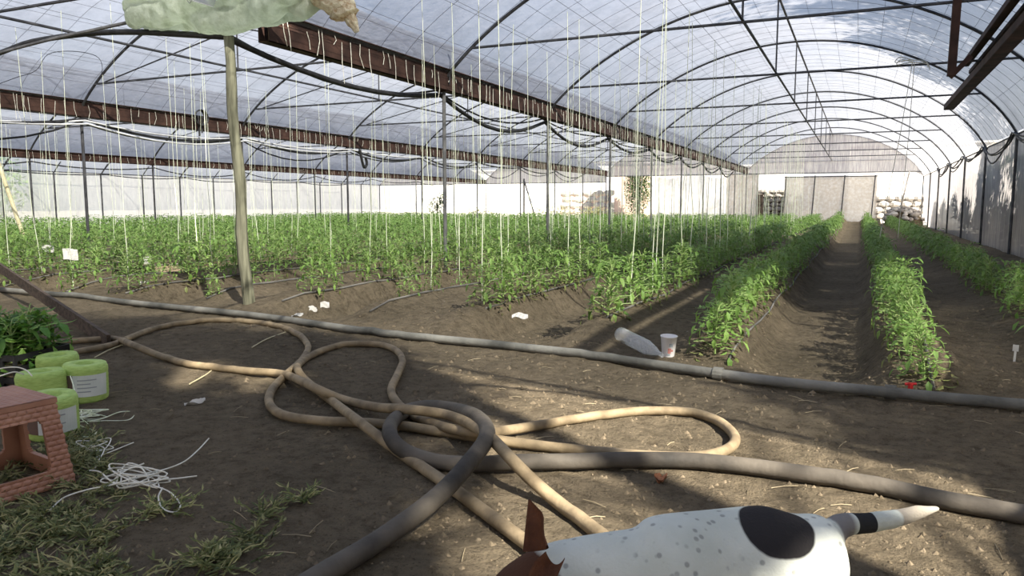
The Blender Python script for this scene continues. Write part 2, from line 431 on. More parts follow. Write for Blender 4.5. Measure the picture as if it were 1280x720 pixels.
# ------------------------------------------------------------------ gutters, posts, trusses
def build_frame():
    gl = ['right gutter beam, the largest in view, running from the wooden pole', 'middle gutter beam behind the wooden pole', 'farthest gutter beam near the left film wall']
    for g, (X, z) in enumerate(zip(GX, GZ)):
        ya = 6.7 if g == 0 else YN
        h = .32 if g < 2 else .24
        mb = MB(); L_ = YF - ya; yc = (YF + ya) / 2
        mb.box((X - .07, yc, z + h / 2), (.012, L_, h)); mb.box((X + .07, yc, z + h / 2), (.012, L_, h))
        mb.box((X, yc, z + .006), (.152, L_, .012)); mb.box((X + .1, yc, z + h), (.06, L_, .012)); mb.box((X - .1, yc, z + h), (.06, L_, .012))
        o = mb.build('gutter_beam', M['rust']); tag(o, 'rusty brown ' + gl[g], 'gutter beam', 'gutter beams under the roof valleys')
        # short twine ends tied along the gutter
        tb = MB(); r2 = random.Random(30 + g); y = max(ya, 3)
        while y < YF - 1:
            y += r2.uniform(.05, .3) * (1 + y / 50)
            ln = r2.choice([.12, .2, .3, .35, .5]) ; xx = X + .09
            zt = z + h * r2.uniform(.7, 1.05)
            pts = [(xx, y, zt), (xx + .01, y + r2.uniform(-.03, .03), zt - ln * .5), (xx + r2.uniform(0, .02), y + r2.uniform(-.05, .05), zt - ln)]
            tb.tube(pts, .004, 3)
        t = tb.build('twine_ends', M['twine_white'])
        tag(t, 'short cut twine ends tied along the ' + gl[g].split(',')[0], 'twine', kind='stuff')
    # posts under the gutters
    for g, (X, z) in enumerate(zip(GX, GZ)):
        where = ['right gutter beam', 'middle gutter beam', 'farthest gutter beam'][g]
        k = 0
        for y in AY:
            if g == 0 and y < 8: continue
            if y < 5: continue
            k += 1
            root = empty('steel_post', (X, y, 0))
            gz = ground_z(X, y)
            mb = MB(); mb.tube([(0, 0, gz - .1), (0, 0, z)], .03, 8)
            mb.build('shaft', M['steel_grey' if g == 0 else 'steel'], root)
            pb = MB(); pb.box((0, 0, z - .006), (.14, .12, .012)); pb.build('cap_plate', M['rust'], root)
            if g == 0 and k == 1:
                ub = MB(); ub.tube([(.1, 0, z + .1), (.12, 0, arch_z(0, X + .2) + .1), (.14, -.1, 3.42)], .012, 6); ub.build('upper_bar', M['steel'], root)
            lab = 'dark steel post under the %s, %s from the near end' % (where, ORD[k - 1]) if k < 6 else 'thin dark steel post under the %s towards the far end' % where
            tag(root, lab, 'post', 'steel posts under the ' + where)
    # wall posts
    for side, X, ztop in ((1, XR, 2.6), (-1, XL, 2.48)):
        k = 0
        ylist = AY if side > 0 else sorted([y for y in AY] + [y + 2.2 for y in AY if y + 2.2 < YF])
        for y in ylist:
            if y < 5 and side < 0: continue
            k += 1
            mb = MB(); mb.tube([(X, y, -.1), (X, y, ztop)], .03 if side > 0 else .034, 8)
            if side > 0: mb.box((X, y, ztop - .02), (.08, .1, .04))
            else: mb.tube([(X, y, ztop - .02), (X + .5, y, ztop + .45)], .022, 6)
            o = mb.build('wall_post', M['steel'])
            where = 'right' if side > 0 else 'left'
            tag(o, 'dark upright steel tube holding the %s film wall' % where, 'post', 'upright tubes of the %s film wall' % where)
    # eave rails
    for side, X, z in ((1, XR - .01, 2.6), (-1, XL + .02, 2.5)):
        mb = MB(); mb.tube([(X, YN, z), (X, YF, z)], .022, 6)
        tag(mb.build('eave_rail', M['steel']), 'long steel rail along the top of the %s film wall' % ('right' if side > 0 else 'left'), 'rail')
    # trusses
    for k, (x0, x1, z0, z1, za) in enumerate(SPANS):
        i = 0
        zt = 3.5 if k < 2 else (3.35 if k == 2 else 3.0)
        c = (x0 + x1) / 2; hs = (x1 - x0) / 2
        for y in AY:
            root = empty('roof_truss', (c, y, zt))
            pts = []
            for j in range(49):
                u = -1 + 2 * j / 48; u = math.copysign(1 - (1 - abs(u)) ** 1.5, u)
                X = c + u * hs; pts.append((X - c, 0, arch_z(k, X) - zt))
            if k == 0: pts.append((x1 - c, 0, 2.6 - zt))
            mb = MB(); mb.tube(pts, .026, 6, up=(0, 1, 0)); mb.build('arch', M['steel'], root)
            # tie between the two sides of the arch
            us = [q / 200 for q in range(201)]
            ul = -max(q for q in us if arch_z(k, c - q * hs) >= zt); ur = max(q for q in us if arch_z(k, c + q * hs) >= zt)
            mb = MB(); mb.tube([(ul * hs, 0, 0), (ur * hs, 0, 0)], .02, 6); mb.build('tie_bar', M['steel'], root)
            mb = MB(); mb.tube([(0, 0, 0), (0, 0, za - zt)], .015, 6); mb.build('king_post', M['steel'], root)
            if k > 0:
                for sg, ue in ((-1, ul), (1, ur)):
                    mb = MB(); mb.tube([(ue * hs * .93, 0, .02), (0, 0, (za - zt) * .55)], .014, 5); mb.build('diagonal_brace', M['steel'], root)
            i += 1
            vis = [q for q in AY if q > 5.5]
            if y in vis:
                n_ = vis.index(y)
                if n_ < 5: lab = 'dark steel arch truss of the %s roof span, %s from the near end' % (SPAN_NAME[k], ORD[n_])
                else: lab = 'dark steel arch truss of the %s roof span towards the far end' % SPAN_NAME[k]
            else: lab = 'dark steel arch truss of the %s roof span above the bare entrance ground' % SPAN_NAME[k]
            tag(root, lab, 'roof truss', 'arch trusses of the %s span' % SPAN_NAME[k])
        for nm, z, r, lb in (('ridge_bar', za - .03, .022, 'long steel ridge bar along the top of the %s roof span'), ('runner_bar', zt + .03, .02, 'long steel bar lying along the ties of the %s roof span')):
            mb = MB(); mb.tube([(c, YN, z), (c, YF, z)], r, 6)
            tag(mb.build(nm, M['steel']), lb % SPAN_NAME[k], 'bar')
build_frame()

# profiles slung under the ties of the right-hand span
def stored_profiles():
    def prof(name, a, b, w, h, label):
        a, b = Vector(a), Vector(b); d = (b - a)
        rot = d.to_track_quat('Y', 'Z').to_matrix()
        mb = MB(); c = (a + b) / 2
        mb.box(c + rot @ Vector((0, 0, h / 2)), (w, d.length, .012), rot=rot)
        mb.box(c + rot @ Vector((-w / 2, 0, 0)), (.012, d.length, h), rot=rot)
        mb.box(c + rot @ Vector((w / 2, 0, 0)), (.012, d.length, h), rot=rot)
        mb.box(c + rot @ Vector((0, 0, -h / 2)), (w, d.length, .012), rot=rot)
        tag(mb.build(name, M['rust']), label, 'steel profile', 'steel profiles stored under the roof')
    e = at_z(1186, 134, 3.4); prof('steel_profile', e, (e.x + .02, 3.0, 3.4), .2, .12, 'widest rusty brown steel profile slung under the roof ties at the right')
    e = at_z(1214, 90, 3.56); prof('steel_profile', e, (e.x + .02, 3.0, 3.58), .07, .06, 'narrow middle one of three rusty profiles under the right roof')
    e = at_z(1207, 80, 3.6); prof('steel_profile', e, (e.x + .0, 3.0, 3.62), .1, .08, 'inner rusty profile beside the flat hanger bar under the right roof')
    root_t = at_y(1199, -30, 10.62); root_b = at_y(1189, 95, 10.62)
    mb = MB(); d = root_t - root_b
    rot = d.to_track_quat('Z', 'Y').to_matrix()
    mb.box((root_t + root_b) / 2, (.09, .09, d.length), rot=rot)
    q = at_y(1212, 72, 10.62); d2 = q - root_b
    mb.box((q + root_b) / 2, (.05, .06, d2.length + .04), rot=d2.to_track_quat('Z', 'Y').to_matrix())
    tag(mb.build('hanger_bar', M['rust']), 'flat brown hanger bar dropping from the roof beside the stored profiles', 'hanger bar')
stored_profiles()

# ------------------------------------------------------------------ drip hoses slung along gutters and the right wall
def slung():
    def run(name, X, z, y0, sag, r, mat, label, group, seed, yend=YF):
        r2 = random.Random(seed); pts = []
        ys = [y0] + [y for y in AY if y > y0 + 1 and y < yend]
        for a, b in zip(ys, ys[1:]):
            s = sag * r2.uniform(.5, 1.3)
            for i in range(8):
                t = i / 8; pts.append((X + .03 * math.sin(5 * t + seed), a + (b - a) * t, z - s * 4 * t * (1 - t)))
        pts.append((X, ys[-1], z))
        mb = MB(); mb.tube(pts, r, 6)
        tag(mb.build(name, mat, smooth=True), label, 'hose', group)
    g = 'drip hoses slung under the right gutter'
    run('drip_hose', GX[0] - .1, GZ[0] - .05, 6.3, .3, .035, M['black'], 'thickest black hose sagging in loops below the right gutter beam', g, 1)
    run('drip_hose', GX[0] - .16, GZ[0] + .02, 6.3, .2, .016, M['black'], 'thin black hose sagging just above the thick one along the right gutter', g, 2)
    g = 'drip hoses slung under the middle gutter'
    run('drip_hose', GX[1] + .1, GZ[1] - .05, 5.0, .22, .03, M['black'], 'black hose sagging below the middle gutter beam', g, 5)
    run('drip_hose', GX[1] + .12, GZ[1] - .08, 3.0, .16, .018, M['white_hose'], 'pale hose sagging below the middle gutter, higher of two', g, 6, 24)
    run('drip_hose', GX[1] + .16, GZ[1] - .15, 3.0, .22, .018, M['white_hose'], 'pale hose sagging below the middle gutter, lower of two', g, 7, 20)
    run('drip_hose', GX[1] - .1, GZ[1] - .1, 3.0, .4, .02, M['black'], 'thin black hose hanging lowest along the middle gutter', g, 8)
    g = 'hoses slung along the left film wall'
    run('drip_hose', XL + .4, 2.45, 5, .12, .022, M['black'], 'black hose hung along the top of the left film wall', g, 9)
    run('drip_hose', GX[2] + .1, GZ[2] - .1, 5, .2, .02, M['black'], 'black hose hung below the farthest gutter beam', g, 10)
    g = 'cables slung along the right wall top'
    for i, (s, r) in enumerate(((.28, .02), (.36, .016), (.42, .018))):
        run('drip_hose', XR - .06 - .02 * i, 2.64, 6.3, s, r, M['black'], 'black hose sagging along the top of the right film wall, %s of three' % ('upper', 'middle', 'lowest')[i], g, 20 + i, 38)
    # cables at the upper left
    a = [at_y(x, y, 6.2) for x, y in ((-40, 78), (0, 66), (60, 50), (110, 39), (165, 27), (200, 20))]
    mb = MB(); mb.tube(catmull(a, 4), .02, 6); tag(mb.build('steel_bar', M['steel_grey']), 'grey bar rising to the left end of the bundled film', 'bar')
    a = [at_y(x, y, 6.3) for x, y in ((-40, 76), (0, 66), (40, 52), (110, 42), (170, 40), (230, 43), (283, 46))]
    mb = MB(); mb.tube(catmull(a, 4), .034, 6); tag(mb.build('drip_hose', M['black'], smooth=True), 'thick black hose running from the top left to the wooden pole', 'hose')
    a = [at_y(x, y, 9) for x, y in ((-10, 108), (20, 97), (45, 88), (60, 68), (90, 64), (120, 70), (128, 85), (123, 102))]
    mb = MB(); mb.tube(catmull(a, 5), .006, 4); tag(mb.build('loose_wire', M['black']), 'thin loose black wire dangling left of the pole', 'wire')
    # coil hung on the middle gutter
    p = at_x(250, 150, GX[1] + .2)
    mb = MB(); r2 = random.Random(3)
    for i in range(4):
        pts = [(p.x + .02 * i, p.y + (.14 + .02 * i) * math.cos(a), p.z + .05 + .18 * math.sin(a)) for a in [2 * PI * j / 16 for j in range(17)]]
        mb.tube(pts, .018, 5)
    mb.tube([(p.x, p.y - .05, p.z + .1), (p.x, p.y - .03, p.z - .38)], .022, 5); mb.tube([(p.x, p.y + .06, p.z + .1), (p.x, p.y + .05, p.z - .3)], .018, 5)
    tag(mb.build('hose_coil', M['black']), 'coiled black hose hung on the middle gutter beam', 'hose')
    p = at_x(450, 200, GX[1] + .2)
    mb = MB(); pts = [(p.x, p.y, p.z + .35), (p.x, p.y + .1, p.z), (p.x, p.y + .22, p.z - .22), (p.x, p.y + .36, p.z - .1), (p.x, p.y + .3, p.z + .1)]
    mb.tube(catmull(pts, 5), .045, 6); tag(mb.build('hose_loop', M['black'], smooth=True), 'short loop of thick black hose hanging below the middle gutter', 'hose')
slung()

# ------------------------------------------------------------------ tomato plants
def leaflet(mb, base, d, side, L_, W, droop, mi):
    up = d.cross(side)
    def P(t, w): return tuple(base + d * (L_ * t) + side * (W * w) + up * (abs(w) * W * .25 - droop * L_ * t * t))
    vs = [P(0, 0), P(.35, -.5), P(.4, 0), P(.35, .5), P(.72, -.36), P(.75, 0), P(.72, .36), P(1, 0)]
    mb.add(vs, [(0, 2, 1), (0, 3, 2), (1, 2, 5, 4), (2, 3, 6, 5), (4, 5, 7), (5, 6, 7)], mi)
def leaflet_lo(mb, base, d, side, L_, W, droop, mi):
    up = d.cross(side)
    vs = [tuple(base), tuple(base + d * (L_ * .45) - side * (W * .5) - up * (droop * L_ * .15)), tuple(base + d * L_ - up * (droop * L_)), tuple(base + d * (L_ * .45) + side * (W * .5) - up * (droop * L_ * .15))]
    mb.add(vs, [(0, 1, 2, 3)], mi)
def comp_leaf(mb, p, az, el, ln, r2, lo, mi, pairs=3, sz=1.0):
    d = Vector((math.cos(az) * math.cos(el), math.sin(az) * math.cos(el), math.sin(el)))
    side = Vector((-math.sin(az), math.cos(az), 0))
    fn = leaflet_lo if lo else leaflet
    pos = Vector(p); steps = pairs + 1
    for i in range(steps):
        e2 = el - (i + 1) * .32 * r2.uniform(.7, 1.3)
        d = Vector((math.cos(az) * math.cos(e2), math.sin(az) * math.cos(e2), math.sin(e2)))
        pos = pos + d * (ln / steps)
        if i < pairs:
            for s in (-1, 1):
                a2 = s * r2.uniform(.9, 1.3)
                dd = (d * math.cos(a2) + side * math.sin(a2) + Vector((0, 0, -.25))).normalized()
                ss = dd.cross(Vector((0, 0, 1))); ss = ss.normalized() if ss.length > .01 else side
                l2 = sz * r2.uniform(.05, .085) * (.75 + .4 * (i / pairs))
                fn(mb, pos, dd, ss, l2, l2 * .42, r2.uniform(.15, .5), mi)
    l2 = sz * r2.uniform(.07, .1)
    fn(mb, pos, (d + Vector((0, 0, -.3))).normalized(), side, l2, l2 * .45, r2.uniform(.2, .5), mi)
def plant_meshes(seed, h, nleaf, spread, lo, sz=1.0):
    r2 = random.Random(seed)
    sm = MB(); fm = MB()
    lean = r2.uniform(-.06, .06), r2.uniform(-.06, .06)
    st = [(lean[0] * t * t, lean[1] * t * t, h * t - .04) for t in (0, .35, .7, 1)]
    sm.tube(st, [.009, .008, .006, .004], 4 if lo else 6)
    for i in range(nleaf):
        t = .16 + .84 * (i + r2.random() * .6) / nleaf
        az = i * 2.4 + r2.uniform(-.4, .4)
        el = r2.uniform(.25, .6) + .75 * t ** 2
        ln = spread * (1.15 - .6 * t) * r2.uniform(.75, 1.15)
        p = (lean[0] * t * t, lean[1] * t * t, h * t - .04)
        if not lo:
            d = Vector((math.cos(az) * math.cos(el), math.sin(az) * math.cos(el), math.sin(el)))
            sm.tube([p, tuple(Vector(p) + d * ln * .5), tuple(Vector(p) + Vector((d.x * ln * .9, d.y * ln * .9, d.z * ln * .55)))], [.0045, .0035, .002], 3)
        comp_leaf(fm, p, az, el, ln, r2, lo, 1 if t < .32 else 0, 4 if not lo else 2, sz)
    return sm, fm
protos = []
for i in range(5):
    sm, fm = plant_meshes(100 + i, .44, 22, .25, False, 1.0)
    o = empty('tomato_plant', (0, 0, -30))
    sm.build('stem', M['stem'], o); fm.build('foliage', [M['leaf'], M['leaf_low']], o)
    protos.append(o)
lows = []
for i in range(6):
    sm, fm = plant_meshes(200 + i, .44, 13, .25, True, 1.5)
    lows.append((np.array([tuple(v) for v in sm.v + fm.v]), [tuple(f) for f in sm.f] + [tuple(j + len(sm.v) for j in f) for f in fm.f], [0] * len(sm.f) + [1] * len(fm.f)))

ROWLAB = {1.42: 'row along the right film wall', .36: 'row just right of the path'}
for i, x in enumerate([x for x in ROWX if x < 0]):
    ROWLAB[x] = 'row just left of the path' if i == 0 else '%s row left of the path' % ORD[i]
spots = []
for X in ROWX:
    y = row_y0(X); r2 = random.Random(int(X * 100) + 999); k = 0
    while y < 44.2:
        s = r2.uniform(.85, 1.15)
        if -7.5 < X < -3.9 and y < 8.2: s *= r2.choice([.45, .55, .7, .8])
        if -7.5 < X < -3.9 and y < 8 and r2.random() < .3: y += .4; continue
        if X > 1: s *= .85
        if 0 < X < 1: s *= .84
        if -1.5 < X < 0: s *= .92
        spots.append((X + r2.uniform(-.06, .06), y, s, r2.uniform(0, 6.28), X, k)); k += 1
        y += r2.uniform(.3, .44) * (1.12 if X < -3.9 else 1.0)
def score(sp):
    X, y, s = sp[:3]
    px, py, d = proj(X, y, .3)
    if not (-15 < px < 1295 and d > .5): return 1e9
    return d / s
order = sorted(range(len(spots)), key=lambda i: score(spots[i]))
near = set(order[:298])
used = set()
cnt = {}
for i in sorted(near, key=lambda i: (spots[i][4], spots[i][1])):
    X, y, s, a, row, k = spots[i]
    pi = rnd.randrange(5)
    if pi not in used: o = protos[pi]; used.add(pi)
    else: o = copy_tree(protos[pi])
    o.location = (X, y, ground_z(X, y)); o.rotation_euler = (0, 0, a); o.scale = (s, s, s * rnd.uniform(.9, 1.1))
    n_ = cnt.get(row, 0); cnt[row] = n_ + 1
    rl = ROWLAB[row]
    if n_ < 3 and k == n_ and row > -6: lab = '%s tomato plant at the near end of the %s' % (ORD[n_], rl)
    else: lab = 'tomato plant in the near stretch of the %s' % rl
    tag(o, lab, 'plant', 'tomato plants of the ' + rl)
# the rest: one mass of plants
def mass():
    V = []; F = []; MI = []; off = 0
    r2 = random.Random(55)
    for i, (X, y, s, a, row, k) in enumerate(spots):
        if i in near: continue
        v, f, mi = lows[r2.randrange(6)]
        c, n_ = math.cos(a) * s, math.sin(a) * s
        w = np.empty_like(v); w[:, 0] = v[:, 0] * c - v[:, 1] * n_ + X; w[:, 1] = v[:, 0] * n_ + v[:, 1] * c + y; w[:, 2] = v[:, 2] * s * 1.08 + ground_z(X, y)
        V.append(w); F.extend([tuple(q + off for q in t) for t in f]); MI.extend(mi); off += len(v)
    me = bpy.data.meshes.new('tomato_plants_beyond'); me.from_pydata(np.concatenate(V).tolist(), [], F)
    me.materials.append(M['stem']); me.materials.append(M['leaf_dark'])
    me.polygons.foreach_set('material_index', MI)
    o = bpy.data.objects.new('tomato_plants', me); col.objects.link(o)
    tag(o, 'mass of tomato plants merging into green towards the far end', 'plants', kind='stuff')
mass()

# ------------------------------------------------------------------ strings
def strings():
    cand = []
    r2 = random.Random(91)
    for (X, y, s, a, row, k) in spots:
        if row > -1.5 or r2.random() < (.58 if row > -9 else .82): continue
        cand.append((X, y, s, row))
    def sc(c):
        px, py, d = proj(c[0], c[1], .9)
        return d if -10 < px < 1290 else 1e9
    cand.sort(key=sc)
    def path(c, r2):
        X, y, s, row = c
        ztop = 3.44
        for k, (x0, x1, z0, z1, za) in enumerate(SPANS):
            if x0 <= X <= x1: ztop = min((3.46, 3.46, 3.31, 2.96)[k], arch_z(k, X) - .03)
        g = ground_z(X, y)
        pts = []
        wob = r2.uniform(.01, .03)
        dx, dy = r2.uniform(-.1, .1), r2.uniform(-.12, .12)
        for t in (0, .12, .25, .4, .6, 1):
            w = wob if t < .5 else 0
            pts.append((dx * t + r2.uniform(-w, w), dy * t + r2.uniform(-w, w), g + .03 + (ztop - g - .03) * t))
        return pts
    r3 = random.Random(12)
    for i, c in enumerate(cand[:290]):
        mb = MB(); mb.tube(path(c, r3), [.005, .005, .0048, .004, .0034, .0032], 4)
        o = mb.build('support_twine', M['twine'], loc=(c[0], c[1], 0))
        tag(o, 'pale upright twine rising from plants in the %s' % ROWLAB[c[3]], 'twine', 'support twines of the ' + ROWLAB[c[3]])
    mb = MB()
    for c in cand[290:]:
        if sc(c) > 1e8 or r3.random() < .6: continue
        mb.tube([(p[0] + c[0], p[1] + c[1], p[2]) for p in path(c, r3)], [.005, .005, .0045, .003, .0028, .0026], 3, caps=False)
    tag(mb.build('support_twines', M['twine']), 'distant pale twines over the far rows', 'twine', kind='stuff')
    # two twines with a bow right of the path
    for n_, (xa, xb, yy, bot, lab) in enumerate(((1141, 1109, 75, 300, 'left of two pale twines tied with a bow to a tie right of the path'), (1143, 1131, 78, 262, 'right of two pale twines hanging over the row right of the path'))):
        Y = 15.05
        top = at_y(xa, yy, Y); b = at_z(xb, 320, .35)
        b = Vector((.36 + .3 * n_, 15.6, .5))
        mb = MB(); mb.tube([top, top.lerp(b, .4) + Vector((.02, 0, 0)), top.lerp(b, .8), b], .006, 4)
        mb.tube(catmull([top, top + Vector((-.2, 0, .06)), top + Vector((-.27, 0, -.02)), top + Vector((-.1, 0, .0)), top, top + Vector((.2, 0, -.04)), top + Vector((.24, 0, -.14))], 4), .008, 4)
        tag(mb.build('support_twine', M['twine_white']), lab, 'twine')
    # overhead wires the twines are tied to
    for X in ROWX:
        if X > -1.5: continue
        z = 3.44
        for k, (x0, x1, z0, z1, za) in enumerate(SPANS):
            if x0 <= X <= x1: z = min((3.46, 3.46, 3.31, 2.96)[k], arch_z(k, X) - .03)
        mb = MB(); mb.tube([(X, 4.5, z), (X, YF, z)], .003, 3)
        tag(mb.build('overhead_wire', M['wire']), 'thin overhead wire above the %s' % ROWLAB[X], 'wire', 'overhead wires for the twines')
    for X in ROWX:
        off = .17 if X in (-.95,) else .1
        pts = []
        y = row_y0(X) - .15
        while y < 44:
            pts.append((X + off + .015 * math.sin(y * 2 + X), y, ground_z(X + off, y) + .014)); y += .35
        mb = MB(); mb.tube(pts, .01, 5)
        tag(mb.build('drip_line', M['drip_grey']), 'thin dusty drip line on the soil of the %s' % ROWLAB[X], 'drip line', 'drip lines along the plant rows')
strings()

# ------------------------------------------------------------------ hoses on the ground
def hose(name, pts, r, mat, label, cat='hose', sub=7, ends=True):
    P = [at_z(p[0], p[1], r + .004 + (p[2] if len(p) > 2 else 0)) for p in pts]
    P = catmull(P, sub)
    P = [Vector((p.x, p.y, max(p.z, r + .8 * ground_z(p.x, p.y)))) for p in P]
    mb = MB(); mb.tube(P, r, 12)
    return tag(mb.build(name, mat, smooth=True), label, cat)
u = .05
hose('water_hose', [(20, 432), (60, 429), (110, 425), (145, 424), (168, 432, u), (200, 445), (240, 456), (300, 463), (350, 467, .01), (380, 478, u), (400, 488, u), (430, 500), (470, 509, .03), (500, 511, .07), (530, 514, .07), (560, 519, .06), (590, 531, .10), (615, 549, .12), (640, 575, .10), (665, 600, .05), (700, 630), (745, 664), (790, 700)],
     .025, M['tan_hose'], 'tan hose passing over the others and ending behind the dog neck')
hose('water_hose', [(20, 452), (50, 447), (100, 439), (140, 431), (165, 421), (200, 409), (260, 401), (320, 403), (362, 413), (384, 430), (379, 448), (358, 468), (340, 487), (337, 505), (355, 519), (400, 526), (450, 528), (500, 532), (560, 541), (620, 550, .01), (690, 559), (760, 566), (830, 571), (880, 570, .02), (912, 560), (918, 545), (897, 526), (860, 515), (800, 514), (740, 521), (690, 529), (640, 537, .02), (600, 541, .05), (560, 535, .03), (520, 521), (497, 504), (489, 487), (497, 468), (503, 450), (492, 436), (465, 430), (430, 431), (398, 440), (374, 455), (373, 464, .05), (385, 478, .01), (420, 505), (450, 528, .05), (480, 551, .02), (512, 574), (557, 604), (610, 643), (659, 679), (700, 708)],
     .024, M['tan_hose'], 'tan hose lying in two wide loops on the bare ground', sub=6)
hose('suction_hose', [(330, 765), (400, 720), (470, 678), (530, 635, .04), (560, 608, .06), (585, 580, .09), (606, 552, .12), (608, 535, .12), (594, 520, .11), (566, 511, .05), (535, 508, .02), (508, 514), (489, 530, .05), (490, 549, .05), (510, 566, .01), (550, 578), (600, 580), (640, 578, .01), (700, 577), (780, 575), (830, 575), (880, 577), (960, 586), (1080, 604), (1180, 625), (1290, 645), (1340, 656)],
     .034, M['black_hose'], 'thick dusty black hose looped once among the tan hoses')
pp = [(-60, 357), (0, 362), (90, 370), (187, 381), (315, 394), (450, 413), (520, 421), (614, 430), (726, 443), (800, 453), (897, 467), (980, 478), (1107, 490), (1200, 499), (1280, 506), (1340, 511)]
P = [at_z(x, y, .036) for x, y in pp]
P = [Vector((p.x, p.y, max(.036, ground_z(p.x, p.y) + .03))) for p in catmull(P, 6)]
root = empty('supply_pipe', P[0])
mb = MB(); mb.tube([p - P[0] for p in P], .032, 12); mb.build('pipe', M['supply'], root, smooth=True)
for x, y in ((898, 467), (1113, 490)):
    p = at_z(x, y, .036); d = Vector((1, -.1, 0)).normalized()
    mb = MB(); mb.tube([p - P[0] - d * .03, p - P[0] + d * .03], .042, 12); mb.build('clamp_ring', M['supply'], root)
tag(root, 'long weathered grey pipe lying across the ends of the plant rows', 'pipe')

# ------------------------------------------------------------------ wooden pole, film bundle, plank, stick
def wood():
    b = at_z(310, 379, .03); t = at_y(285, 46, b.y - .1)
    b2 = b + (b - t).normalized() * .25
    r2 = random.Random(2)
    pts = [b2.lerp(t, k / 12) + Vector((.012 * math.sin(k * 1.3), .01 * math.cos(k), 0)) for k in range(13)]
    mb = MB(); mb.tube(pts, [.066 - .0012 * k + .003 * math.sin(k * 2.1) for k in range(13)], 10)
    tag(mb.build('wooden_pole', M['wood_post'], smooth=True), 'weathered round wooden pole under the bundled film', 'pole')
    # stone at its foot
    # bundle of film
    ctr = [at_y(x, y, 6.25) for x, y in ((166, 16), (185, 10), (225, 5), (275, 3), (330, -2), (375, -12), (400, -22))]
    C = catmull(ctr, 16); n = 72; k = len(C)
    mb = MB()
    for i, p in enumerate(C):
        t = i / (k - 1)
        R = (.16 + .2 * min(1, t / .3) ** .7 if t < .7 else .36 - .42 * (t - .7)) * min(1, .25 + t / .05)
        for j in range(n):
            a = 2 * PI * j / n
            tw = a + t * 2.2 + .5 * noise.noise(Vector((t * 4, 3, 1)))
            fold = abs(math.sin(tw * 2.5 + 1.5 * noise.noise(Vector((t * 5, math.cos(a), math.sin(a)))))) ** .6
            crease = abs(noise.noise(Vector((t * 13, math.cos(a) * 2.2, math.sin(a) * 2.2))))
            w = .74 + .3 * fold + .3 * noise.noise(Vector((t * 4.5, 1.3 * math.cos(a), 1.3 * math.sin(a)))) - .22 * crease
            mb.v.append((p.x, p.y + R * w * math.cos(a) * .9, p.z + R * w * math.sin(a) + .03))
    mb.f = [(i * n + j, i * n + (j + 1) % n, (i + 1) * n + (j + 1) % n, (i + 1) * n + j) for i in range(k - 1) for j in range(n)]
    mb.f.append(tuple(range(n - 1, -1, -1))); mb.f.append(tuple(range((k - 1) * n, k * n))); mb.m = [0] * len(mb.f)
    root = empty('film_bundle', ctr[3])
    o = mb.build('rolled_film', M['film_bundle'], smooth=True); o.parent = root; o.matrix_parent_inverse = Matrix.Translation(-Vector(ctr[3]))
    sp_ = [at_y(x, y, 6.2) for x, y in ((385, -14), (405, -4), (425, 10), (438, 24), (446, 40))]
    C = catmull(sp_, 6); k = len(C); n = 16; mb = MB()
    for i, p in enumerate(C):
        t = i / (k - 1); R = (.17 - .06 * t) if t < .7 else .13 * (1.05 - t) + .02
        for j in range(n):
            a = 2 * PI * j / n; w = 1 + .35 * noise.noise(Vector((t * 9, math.cos(a) * 2.2, math.sin(a) * 2.2)))
            mb.v.append((p.x + R * w * math.cos(a), p.y + R * w * math.sin(a) * .6, p.z + R * .35 * w * math.cos(a)))
    mb.f = [(i * n + j, i * n + (j + 1) % n, (i + 1) * n + (j + 1) % n, (i + 1) * n + j) for i in range(k - 1) for j in range(n)]; mb.m = [0] * len(mb.f)
    o = mb.build('torn_end', M['film_torn']); o.parent = root; o.matrix_parent_inverse = Matrix.Translation(-Vector(ctr[3]))
    o['label'] = 'torn brownish hanging end of the film'
    tag(root, 'pale green bundle of plastic film rolled on top of the wooden pole', 'plastic film')
    # leaning dark plank
    a = at_z(136, 427, .03); b = at_z(-60, 294, .62)
    d = b - a; rot = d.to_track_quat('X', 'Z').to_matrix()
    mb = MB(); mb.box((a + b) / 2, (d.length, .03, .11), rot=rot)
    tag(mb.build('wooden_plank', M['wood_dark']), 'dark wooden plank leaning down to the hoses at the left', 'plank')
    a = at_z(32, 303, .12); b = at_y(-12, 175, a.y)
    mb = MB(); mb.tube([a, b], .05, 8); tag(mb.build('bamboo_stake', M['wood_pale']), 'pale slanting stake among the plants at the far left', 'stake')
wood()

